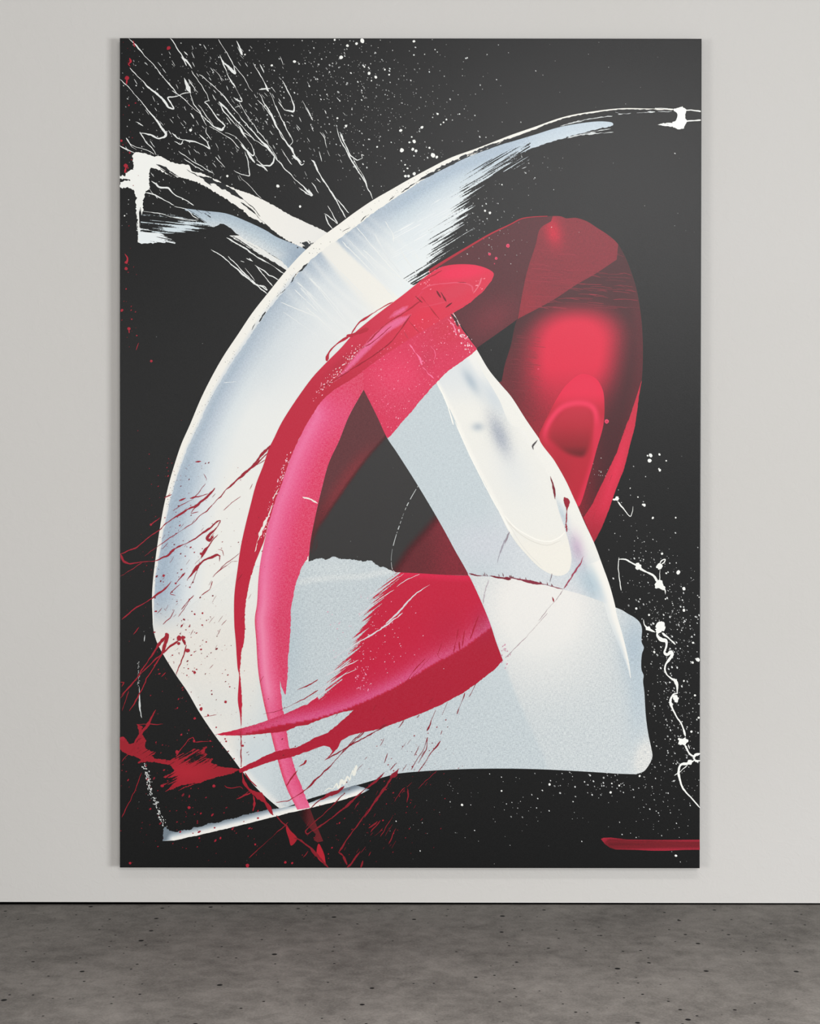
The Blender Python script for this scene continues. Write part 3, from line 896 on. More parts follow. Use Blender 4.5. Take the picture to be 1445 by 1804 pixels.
tail_strip = join(q('F', [(966, 1125), (945, 1250), (920, 1445)]), q('I', [(885, 170), (840, 350), (780, 500), (740, 620), (680, 770), (625, 872), (555, 690), (620, 590), (690, 440), (790, 230), (870, 0)]), q('F', [(870, 1420), (910, 1300)]))
STC = catmull([p_ for p_ in TOPC if p_[1] > 660], 8)
patch('red_edge_strip', rag(lines(tail_strip, 3), 0.3, 5), lambda x, y: mixc(mixc(flat((186, 28, 54), x), (212, 36, 68), blob(x, y, 1085, 830, 12, 90, 18)), (160, 22, 44), sst(890, 950, y)), 3, M_RED, pitch=3.5, cover=lambda x, y: 1 - 0.12 * sst(8, 16, np.abs(near(x, y, STC)[1])), grain=0.05, ang=112)
tg = catmull(q('F', [(540, 1080), (640, 1110), (690, 1190), (703, 1300), (695, 1440)]) + q('I', [(650, 200), (600, 380), (520, 612), (500, 580), (430, 430), (350, 290), (240, 125)]) + q('F', [(270, 1440), (320, 1340), (380, 1230), (440, 1150)]), 3, closed=True)
HOL = catmull([(1022, 716), (1040, 722), (1046, 745), (1040, 790), (1030, 806), (1012, 806), (996, 800), (975, 783), (966, 770), (974, 745), (995, 722)], 4, closed=True)


def tongue_red(x, y):
    c = flat((178, 26, 48), x)
    c = mixc(c, (220, 34, 70), sst(735, 690, y))
    ins = in_poly(x, y, HOL)
    d = np.abs(near(x, y, np.vstack([HOL, HOL[:1]]))[1])
    sd = np.where(ins, -d, d)
    c = mixc(c, (226, 48, 84), (1 - sst(0, 9, np.abs(sd - 6))) * sst(800, 740, y))
    hol = stops(y, [(715, (190, 34, 58)), (750, (174, 28, 48)), (785, (140, 20, 34)), (802, (96, 14, 22)), (807, (60, 10, 16))])
    c = mixc(c, hol, sst(2, -9, sd))
    c = mixc(c, (206, 34, 66), sst(-2, 8, near(x, y, catmull([(1046, 735), (1040, 800), (1018, 870), (1004, 905)], 4))[1] * -1) * sst(720, 760, y))
    c = mixc(c, (150, 20, 38), blob(x, y, 985, 835, 20, 30) * 0.4)
    return c


patch('red_tongue', tg, tongue_red, 3.2, M_RED, pitch=3, lift=lambda x, y: 0.00015 * np.exp(-(np.abs(near(x, y, tg)[1]) / 4) ** 2))

gln = Strip()
for i in range(95):
    x0, y0 = random.uniform(935, 1118), min(random.gauss(495, 32), 541)
    l_ = random.uniform(14, 46)
    P = [(x0 - l_ / 2, y0), (x0, y0 + random.uniform(-1, 2)), (x0 + l_ / 2, y0 + random.uniform(1, 4))]
    if not in_poly(np.array([x0 - l_ / 2, x0 + l_ / 2]), np.array([y0, y0 + 3]), arm_out).all(): continue
    P, W = trail_pts(P, random.uniform(0.5, 1.0), wob=0.2); gln.add(P, W, random.choice([(128, 36, 50), (112, 32, 44), (150, 38, 56)]), 2.6)
for i in range(60):
    x0, y0 = random.uniform(895, 935), random.uniform(590, 690)
    if not in_poly(np.array([x0, x0 + 26]), np.array([y0, y0 + 3]), arm_out).all(): continue
    P, W = trail_pts([(x0, y0), (x0 + 12, y0 + 1), (x0 + random.uniform(16, 30), y0 + 3)], random.uniform(0.4, 0.8), wob=0.2); gln.add(P, W, (124, 36, 48), 2.6)
gln.build('brushed_line', M_GLAZE, kind='stuff')
blk_out = join([p_ for p_ in W1INC if p_[1] < 985], [(545, 1000), (620, 1000), (690, 1012), (826, 1018)], [p_ for p_ in W2LC[::-1] if p_[1] < 1014])
patch('grey_sheen_film', blk_out, (47, 47, 47), 0.4, M_GLAZE, pitch=6, grain=0.1)  # thin film on the black, its sheen put into the grey colour
# glazed triangle over the black between the white strokes
tri = join(W1INC[:-6], catmull(q('H', [(40, 960), (75, 900), (85, 800), (160, 680), (300, 470), (440, 280), (575, 128)]), 4), [p_ for p_ in W2LC[::-1] if p_[1] < 770])
TL = catmull(q('H', [(40, 960), (85, 800), (160, 680), (300, 470), (440, 280), (575, 128)]), 4)
patch('dark_red_glaze', tri, lambda x, y: mixc(flat((96, 46, 50), x), (138, 42, 50), (1 - sst(8, 34, np.abs(near(x, y, TL)[1]))) * sst(760, 830, y) * 0.7), 1, M_GLAZE, veil=lambda x, y: sst(0, 9, np.abs(near(x, y, TL)[1])) * (1 - 0.55 * sst(860, 960, y)), grain=0.45, ang=-50, pitch=3.5)
gl2 = join([p_ for p_ in W2LC if 903 < p_[1] < 1014], catmull([(826, 1014), (789, 1013), (739, 1010), (690, 1008)], 5), catmull([(682, 1004), (699, 980), (714, 958), (739, 930), (764, 902)], 5))
GL = catmull([(682, 1004), (699, 980), (714, 958), (739, 930), (764, 902)], 5)
patch('dark_red_glaze', gl2, lambda x, y: mixc(flat((106, 34, 42), x), (132, 36, 50), sst(735, 800, x)), 1, M_GLAZE, veil=lambda x, y: sst(0, 24, np.abs(near(x, y, GL)[1])), grain=0.5, ang=-40, pitch=3.5)

# red over the crossing white band
L0 = join(q('E', [(900, 350), (830, 400), (770, 450), (670, 530), (560, 612), (440, 705), (330, 800), (240, 900), (120, 1020), (30, 1120)]), q('G', [(1200, 0), (1130, 140), (1100, 200), (1060, 320), (1010, 450), (970, 600), (930, 760), (900, 900), (880, 1040), (855, 1240), (855, 1445)]),
          q('J', [(865, 200), (880, 400), (888, 430), (880, 620), (895, 720), (903, 830), (904, 1000), (905, 1090)]))
RIBLOW = q('E', [(1250, 490), (1150, 580), (1000, 670), (830, 770), (700, 850), (560, 940), (450, 1020), (330, 1110), (200, 1190), (100, 1280)])
ow = join(catmull(q('E', [(1030, 640), (1100, 760), (1205, 900)]), 3), rag(catmull(q('E', [(1205, 905), (1130, 970), (1000, 1060), (920, 1140), (820, 1250), (740, 1350), (690, 1405)]) + q('H', [(690, 0), (600, 105), (575, 130)]), 3), 0.5, 8), [p_ for p_ in W2LC[::-1] if p_[1] < 771], [(640, 640), (700, 590), (770, 545)])


def ow_tint(x, y):
    c = flat((206, 30, 74), x)
    c = mixc(c, (220, 40, 86), blob(x, y, 700, 660, 50, 40))
    c = mixc(c, (200, 24, 60), blob(x, y, 790, 580, 40, 30))
    c = mixc(c, (190, 26, 66), blob(x, y, 752, 634, 12, 22, 10) * 0.6)
    return c


patch('red_stroke_over_white', ow, ow_tint, 9, M_RED, grain=lambda x, y: 0.10 + 0.12 * blob(x, y, 690, 690, 60, 50), pitch=4)
fl = Strip()
for i in range(420):
    while True:
        x0 = random.uniform(650, 840); y0 = random.uniform(560, 770)
        if in_poly(np.array([x0]), np.array([y0]), ow)[0]: break
    fl.drop(x0, y0, random.uniform(0.25, 0.6) if i > 40 else random.uniform(0.5, 1.0), random.choice([(238, 130, 165), (236, 170, 190), (232, 84, 124), (228, 70, 112)]), 11, random.uniform(1, 2), random.uniform(-1, .2))
for i in range(44):
    t_ = random.random()
    x0 = 802 + t_ * 34 + random.gauss(0, 4) - 5; y0 = 566 + t_ * 52 + random.gauss(0, 6)
    fl.drop(x0, y0, random.uniform(0.4, 1.4), (238, 196, 208), 11, random.uniform(1, 1.8), 1.1)
for pts_, w_ in (([(730, 870), (770, 930), (800, 970), (820, 1015)], 2.4), ([(880, 880), (910, 930), (905, 980)], 1.2), ([(820, 1030), (850, 1060), (900, 1110)], 1.6), ([(1000, 690), (1040, 740), (1060, 800)], 2.0)):
    P, W = trail_pts(q('E', pts_), w_, wob=0.6, vary=0.8); fl.add(P, W, (236, 110, 150), 11)
P, W = trail_pts(q('E', [(1020, 655), (1050, 690), (1075, 745)]), [3, 6, 4]); fl.add(P, W, (60, 26, 32), 11)
fl.build('pale_fleck', M_RED, kind='stuff')

# pink stroke going down the left
L1 = join(q('E', [(40, 1370)]), q('G', [(1385, 0), (1290, 180), (1230, 330), (1180, 480), (1140, 580), (1100, 720), (1070, 850), (1040, 1000), (1025, 1130), (1015, 1300)]), q('J', [(1000, 40), (1010, 200), (1025, 420), (1060, 620), (1090, 750), (1130, 920), (1165, 1050), (1190, 1140), (1230, 1250), (1300, 1390)]))
L1C = catmull(L1, 4)
PR = join(q('G', [(1380, 960), (1330, 1050), (1300, 1130), (1280, 1200), (1258, 1330)]), q('J', [(1255, 0), (1250, 180), (1235, 300), (1230, 450), (1217, 580), (1195, 540), (1176, 480), (1182, 550), (1200, 700), (1220, 820), (1250, 980), (1300, 1150), (1390, 1375)]))
pink_out = join([(641, 686)], [(668, 640), (630, 640), (590, 658), (556, 690), (537, 722), (531, 744)], [p_ for p_ in L1C if p_[1] > 764], [(535, 1425)], rag(lines(PR, 3), 0.7, 6)[::-1], W1INC[::-1])


def pink_tint(x, y):
    s_, t_ = near(x, y, L1C)
    d = np.abs(t_)
    hi = stops(d, [(0, (222, 84, 134)), (10, (228, 104, 152)), (30, (220, 66, 118)), (52, (212, 36, 86)), (90, (208, 30, 74))])
    lo = stops(d, [(0, (200, 26, 66)), (4, (222, 92, 138)), (12, (232, 130, 166)), (24, (222, 84, 128)), (40, (206, 36, 84)), (60, (206, 34, 82))])
    c = mixc(hi, lo, sst(960, 1120, y))
    c = mixc(c, stops(d, [(0, (204, 26, 70)), (6, (222, 92, 136)), (18, (214, 70, 118)), (34, (204, 30, 76))]), sst(1210, 1260, y))
    c = mixc(c, (226, 110, 150), sst(1385, 1425, y) * 0.5)
    c = mixc(c, (218, 60, 110), blob(x, y, 600, 730, 22, 40, 25) * 0.6)
    return c


patch('pink_red_stroke', pink_out, pink_tint, 8, M_RED, grain=lambda x, y: 0.30 + 0 * x, guide=L1C, pitch=3.5, cover=lambda x, y: np.where(y > 1225, 1.0, 1 - 0.18 * sst(36, 75, np.abs(near(x, y, L1C)[1])) * sst(930, 1000, y)))

# thick crimson ribbon from the tip over the crossing down the left edge
rib_up = q('E', [(1310, 420), (1325, 370), (1290, 340), (1200, 310), (1100, 303), (1020, 308), (960, 320)])
RR = join(RIBLOW, q('E', [(0, 1400)]), q('G', [(1380, 10), (1285, 190), (1225, 340), (1175, 490), (1130, 590), (1085, 700), (1030, 800), (1000, 920), (1040, 900)]))
rr_low = join(q('G', [(1000, 1015), (960, 1150), (935, 1300), (928, 1400)]), q('J', [(932, 100), (925, 195), (905, 270), (893, 420), (900, 480), (905, 550), (909, 640), (906, 750), (907, 1090)]))
rib_out = join(catmull(rib_up, 3), catmull(L0, 3), rag(lines(rr_low, 2.5), 0.5, 3)[::-1], q('G', [(1045, 905), (1060, 870), (1080, 800), (1095, 730)]), rag(catmull(join(q('E', [(1250, 490)]), RIBLOW[1:], q('G', [(1385, 0), (1290, 180), (1230, 330), (1180, 480), (1140, 580), (1110, 690)])), 3), 0.4, 9)[::-1])
L0C = catmull(L0, 4)
RIBC = catmull(RIBLOW, 4)


def rib_tint(x, y):
    c = flat((182, 18, 50), x)
    c = mixc(c, (196, 32, 64), sst(700, 600, y))
    c = mixc(c, (210, 34, 66), sst(640, 760, x))
    c = mixc(c, (226, 26, 74), np.clip(blob(x, y, 815, 480, 45, 13, -6) * 1.3, 0, 1))
    c = mixc(c, (206, 44, 72), np.clip(blob(x, y, 800, 515, 40, 13, -22) * 1.2, 0, 1) * 0.9)
    c = mixc(c, (214, 28, 62), blob(x, y, 745, 556, 28, 12, -30) * 0.9)
    c = mixc(c, (170, 20, 48), blob(x, y, 600, 640, 40, 8, -42) * 0.6)
    return c


patch('crimson_ribbon_stroke', rib_out, rib_tint, 10, M_RED, pitch=3.2, grain=0.03, guide=L0C,
      lift=lambda x, y: 0.0001 * np.exp(-(np.abs(near(x, y, L0C)[1]) / 4) ** 2))
# pink scraped lights and dark lines inside the ribbon
for P_ in (q('E', [(575, 690), (620, 640), (690, 600), (725, 595), (700, 635), (640, 670)]), q('E', [(190, 1140), (260, 1050), (330, 960), (410, 870), (470, 800), (560, 730), (640, 680), (700, 665), (745, 655), (690, 720), (580, 790), (500, 860), (410, 950), (330, 1030), (260, 1090)])):
    ol = catmull(P_, 3, closed=True)
    patch('pink_scrape', rag(ol, 0.5, 3), lambda x, y, ol=ol: mixc(rib_tint(x, y), (222, 92, 140), sst(0, 4, np.abs(near(x, y, ol)[1])) * 0.95), 12, M_RED, grain=0.22, pitch=3)
rl = Strip()
for pts_, w_, c_ in (([(100, 1180), (300, 1060), (500, 930), (600, 850), (740, 660)], 1.8, (164, 20, 46)), ([(430, 860), (560, 730), (700, 640), (810, 560)], 2.0, (176, 24, 52)), ([(340, 920), (460, 860), (600, 740)], 1.2, (172, 24, 52)),
                     ([(815, 485), (870, 455), (980, 440), (1100, 435), (1170, 460), (1180, 500)], 2.2, (232, 84, 112)), ([(1180, 510), (1215, 460), (1240, 400)], 2.6, (235, 110, 130)), ([(1070, 432), (1130, 434)], 1.6, (150, 14, 36)), ([(760, 560), (830, 490)], 1.2, (226, 60, 94)),
                     ([(800, 610), (900, 590), (1000, 565)], 2.0, (226, 64, 92)), ([(810, 530), (900, 640), (940, 690)], 2.0, (180, 24, 48)), ([(770, 530), (820, 575)], 3.2, (140, 18, 36)), ([(920, 490), (950, 540)], 3.4, (110, 18, 32)), ([(950, 500), (990, 570)], 2.4, (116, 18, 34)), ([(985, 610), (1030, 575)], 3, (104, 18, 32)), ([(690, 780), (720, 830)], 3.0, (206, 50, 78)), ([(720, 700), (800, 790)], 1.0, (176, 30, 54)),
                     ([(1000, 640), (1120, 580), (1240, 500), (1300, 420)], 2.4, (222, 54, 82)), ([(800, 430), (900, 380), (960, 345)], 1.6, (170, 30, 54))):
    P, W = trail_pts(q('E', pts_), w_, wob=0.3, vary=0.6); rl.add(P, W, c_, 14, 0.85)
for i in range(120):
    t_ = random.random()
    rl.drop(*q('E', [(60 + 330 * t_ + random.gauss(0, 16), 1240 - 360 * t_ + random.gauss(0, 16))])[0], random.uniform(0.3, 0.9), random.choice([(240, 170, 190), (238, 210, 215)]), 14, 1.6, -0.8)
for i in range(90):
    t_ = random.random()
    p_ = L1C[int((0.10 + 0.22 * t_) * len(L1C))]
    rl.drop(p_[0] - random.uniform(1, 9), p_[1] + random.uniform(-4, 4), random.uniform(0.3, 0.9), (238, 190, 205), 14, 1.8, 1.9)
for i in range(22):
    rl.drop(*q('E', [(random.choice([random.gauss(850, 40), random.gauss(1225, 22)]), random.gauss(450, 34))])[0], random.uniform(0.4, 1.1), (240, 130, 150), 14, 1.5, -0.5)
rl.build('ribbon_line', M_RED, kind='stuff')
for pts_, w_ in (([(610, 570), (530, 612), (440, 672), (380, 710), (345, 750), (320, 795)], [3, 1.5, 1.2, 4, 2, 3]), ([(300, 815), (240, 850), (190, 890), (150, 950), (145, 988)], [5, 4, 2, 3, 6]), ([(440, 760), (360, 790), (290, 810), (330, 815)], [8, 6, 4, 5])):
    drip('red_drip', M_RED, (176, 24, 50), 'E', pts_, w_, 13)
# white slit between ribbon and pink stroke
for pts_, w_ in (([(1125, 600), (1095, 680), (1060, 750), (1035, 810), (1015, 870), (1000, 930)], [1, 2.6, 4, 4.6, 4.2, 3]), ([(1170, 480), (1130, 560)], 1.0), ([(1340, 545), (1390, 560), (1445, 590)], [2.6, 1.6, 2.2])):
    sl = Strip()
    P, W = trail_pts(q('G', pts_), w_, wob=0.7, vary=1.0); sl.add(P, W, (232, 224, 218), 14); sl.build('white_slit', M_WHITE)

# upper rim of the loop over the black
P = [p_ for p_ in TOPC if p_[0] < 966 and p_[1] < 480]
s_ = Strip(); s_.add(np.array(P), np.interp(np.arange(len(P)), [0, len(P) * .4, len(P)], [5, 3.2, 1]), (178, 32, 52), 4, 0.9); s_.build('red_rim', M_RED)

# lower red sweep
SW_TOP = [(694, 1008), (739, 1010), (789, 1013), (826, 1014)]
sw_right = [p_ for p_ in W2LC if p_[1] > 1014]
sw_bot = q('K', [(1390, 335), (1330, 400), (1200, 500), (1100, 570), (950, 650), (800, 715), (690, 755), (600, 790), (500, 825), (400, 842), (300, 870), (245, 905), (225, 950), (190, 990), (150, 1030), (120, 1050), (165, 1005), (182, 975), (165, 950), (120, 938), (0, 980)])
sw_tail = q('J', [(1445, 955), (1250, 1020), (1150, 1040), (1040, 1075), (930, 1118), (895, 1130), (888, 1105), (980, 1055), (1060, 1015), (1140, 980), (1300, 950), (1445, 872)]) + q('K', [(60, 885), (140, 850), (220, 790), (270, 745), (335, 685), (250, 702), (120, 745), (0, 792)])
sw_tail2 = q('J', [(1300, 800), (1230, 832), (1100, 850), (900, 867), (760, 866), (728, 858), (790, 842), (830, 835), (1000, 790), (1200, 718), (1350, 650)])
sw_up = q('K', [(0, 650), (60, 605), (130, 560), (150, 500), (120, 440), (180, 380), (200, 300), (230, 200), (280, 120), (330, 40)]) + q('H', [(320, 1360), (380, 1270), (420, 1200), (520, 1110), (570, 1070)])
sweep = join(catmull(SW_TOP, 4), sw_right, rag(lines(sw_bot, 3), 0.4, 4), rag(lines(sw_tail, 3), 0.6, 5), rag(lines(sw_tail2, 3), 0.4, 6), rag(lines(sw_up, 3), 1.5, 7))
SHEEN = catmull([(440, 1290), (500, 1276), (545, 1268), (600, 1252), (650, 1232), (700, 1208), (760, 1172), (820, 1138), (868, 1103)], 4)
SWDRY = catmull([(698, 1004), (672, 1030), (652, 1056), (636, 1090), (622, 1125), (600, 1165), (580, 1200), (540, 1238), (470, 1270)], 5)


def sweep_tint(x, y):
    c = flat((188, 12, 52), x)
    s_, t_ = near(x, y, SHEEN)
    up = np.where(t_ < 0, -t_, 0); dn = np.where(t_ > 0, t_, 0)
    band = (np.exp(-(up / 15.0) ** 2) * 0.85 + 0.25 * np.exp(-(up / 40.0) ** 2)) * (t_ <= 0)
    c = mixc(c, (206, 76, 132), np.clip(band, 0, 1) * np.interp(x, [430, 520, 700, 870], [0.35, 0.85, 0.75, 0.8]))
    c = mixc(c, (166, 10, 42), sst(0, 3, t_))
    c = mixc(c, (208, 20, 66), (1 - sst(3, 14, np.abs(near(x, y, catmull(SW_TOP, 4))[1]))) * 0.9)
    c = mixc(c, (176, 20, 54), blob(x, y, 790, 1110, 40, 50) * 0.5)
    c = mixc(c, (160, 30, 66), blob(x, y, 850, 1100, 16, 26) * 0.5)
    return c


def sweep_cover(x, y):
    s_, t_ = near(x, y, SWDRY)
    c = sst(-14, 34, -t_) * 0.97 + 0.03
    c = np.where(y > 1235, np.maximum(c, sst(1232, 1250, y)), c)
    c = np.where((y > 1225) & (x < 560), 1.0, c)
    return np.clip(c + sst(700, 730, x), 0, 1)


patch('red_sweep_stroke', sweep, sweep_tint, 9.5, M_RED, cover=sweep_cover, grain=lambda x, y: 0.04 + 0.25 * np.clip(np.exp(-(near(x, y, SHEEN)[1] / 20) ** 2), 0, 1) * (near(x, y, SHEEN)[1] < 0), ang=-37, pitch=3.2)
sc_ = Strip()
for pts_, w_, cr_ in (([(560, 1440), (650, 1360), (740, 1260), (800, 1210), (870, 1165)], [3, 5, 5.5, 3, 1], 'H'), ([(680, 0), (600, 60), (500, 130), (380, 200), (270, 270), (180, 320)], [4, 4.5, 3, 3, 2.5, 1], 'K'), ([(370, 330), (290, 370), (200, 410), (140, 440)], [1, 2, 3, 2], 'K'), ([(360, 395), (260, 440), (130, 520), (20, 580)], [1, 1.6, 1.4, 2.4], 'K'), ([(150, 545), (60, 600), (0, 635)], [1, 2, 3], 'K'),
                      ([(800, 1090), (690, 1140), (640, 1180)], [1.5, 2, 1], 'H'), ([(690, 1085), (620, 1130), (540, 1190), (440, 1250)], [1, 2, 2.4, 1.4], 'H'), ([(620, 1200), (540, 1250), (450, 1320), (370, 1390)], [1, 2, 1.6, 2], 'H')):
    P, W = trail_pts(q(cr_, pts_), w_, wob=0.5, vary=0.5); sc_.add(P, W * 0.75, (212, 206, 212), 12)
for i in range(130):
    x0, y0 = random.gauss(652, 40), random.gauss(1125, 40)
    if y0 < 1030: continue
    sc_.drop(x0, y0, random.uniform(0.3, 0.8), random.choice([(226, 150, 176), (222, 190, 205)]), 12, 1.5, -0.7)
for i in range(40):
    x0 = random.uniform(345, 440); y0 = random.uniform(380, 560)
    sc_.drop(*q('K', [(x0, y0)])[0], random.uniform(0.3, 0.9), (228, 150, 178), 12, 1.6, 1.4)
sc_.build('white_scrape', M_WHITE, kind='stuff')
ln = Strip()
for pts_, w_ in (([(840, 320), (760, 410), (680, 520)], 1.6), ([(870, 320), (780, 420), (700, 500)], 1.0), ([(1075, 110), (1040, 280)], 1.6), ([(1120, 120), (1100, 240)], 1.4), ([(1215, 20), (1155, 190)], 2.0), ([(960, 210), (930, 300), (960, 330)], 1.4), ([(1080, 200), (1085, 260)], 3)):
    P, W = trail_pts(q('K', pts_), w_, wob=0.4, vary=0.7); ln.add(P, W, (168, 18, 48), 12)
ln.build('dark_red_line', M_RED)

# tail of the pink stroke over the black at the bottom
tl = join(q('M', [(935, 372), (1000, 358), (1020, 410), (1045, 470), (1068, 525), (1040, 532), (1020, 520), (1030, 490), (980, 440)]))
patch('dark_red_tail', lines(tl, 3), lambda x, y: mixc(flat((74, 24, 28), x), (104, 28, 34), sst(535, 560, x)), 2, M_GLAZE, grain=0.3, pitch=3, veil=lambda x, y: sst(528, 546, x) * 0.9 + 0.1)
# red bar at the right foot
bar = q('N', [(943, 468), (955, 462), (990, 461), (1060, 470), (1200, 472), (1400, 471)]) + [(1233.3, 1497)] + q('N', [(1330, 518), (1250, 522), (1180, 522), (1100, 518), (1010, 516), (985, 508), (962, 492)])
BAR = catmull([(1075, 1487), (1233, 1488)], 8)
patch('red_bar_stroke', lines(bar, 3), lambda x, y: stops(np.abs(near(x, y, BAR)[1]) + 2.0 * np.sin(x / 60.0), [(0, (104, 20, 30)), (3, (122, 24, 36)), (6, (112, 22, 32)), (8, (150, 30, 48)), (12, (164, 34, 54))]), 5, M_GLAZE, grain=0.35, ang=1, pitch=2.5, label='red bar at the foot')

# splash at the lower left
spl = q('J', [(45, 880), (80, 882), (95, 905), (120, 925), (165, 915), (185, 870), (170, 800), (165, 785), (205, 800), (198, 850), (215, 875), (235, 900), (222, 930), (230, 960), (262, 975), (300, 985), (268, 1010), (292, 1030), (340, 1035), (400, 1040), (440, 1020), (470, 1000), (520, 985), (560, 960), (610, 965), (660, 942), (640, 985), (668, 1000), (650, 1020), (705, 1030), (690, 1060), (720, 1068), (760, 1088), (830, 1095), (895, 1105), (830, 1140), (760, 1155), (700, 1170), (560, 1215), (462, 1252), (520, 1222), (600, 1198), (500, 1215), (365, 1262), (405, 1225), (420, 1205), (330, 1222), (385, 1190), (410, 1165), (350, 1162), (395, 1140), (430, 1110), (400, 1075), (330, 1060), (230, 1050), (170, 1062), (195, 1035), (150, 1015), (100, 1000), (45, 965)])
patch('red_splash', rag(lines(spl, 2), 0.8, 3), lambda x, y: mixc(flat((150, 26, 40), x), (168, 30, 46), blob(x, y, 330, 1360, 50, 20)), 6, M_RED, pitch=3,
      cover=lambda x, y: 1 - 0.62 * blob(x, y, 345, 1332, 44, 20, 10) - 0.55 * blob(x, y, 300, 1372, 14, 18) - 0.3 * blob(x, y, 265, 1325, 18, 12) - 0.3 * blob(x, y, 245, 1300, 10, 20), ang=-30)
pnt = q('M', [(880, 442), (900, 470), (935, 512), (905, 548), (893, 512), (880, 470)])
patch('red_splash', catmull(pnt, 2, closed=True), (158, 28, 42), 12, M_RED, pitch=3)
patch('red_splash', catmull(q('M', [(1045, 538), (1062, 565), (1075, 600), (1082, 640), (1095, 660), (1070, 640), (1040, 612), (1035, 570)]), 2, closed=True), (172, 30, 46), 12, M_RED, pitch=3)

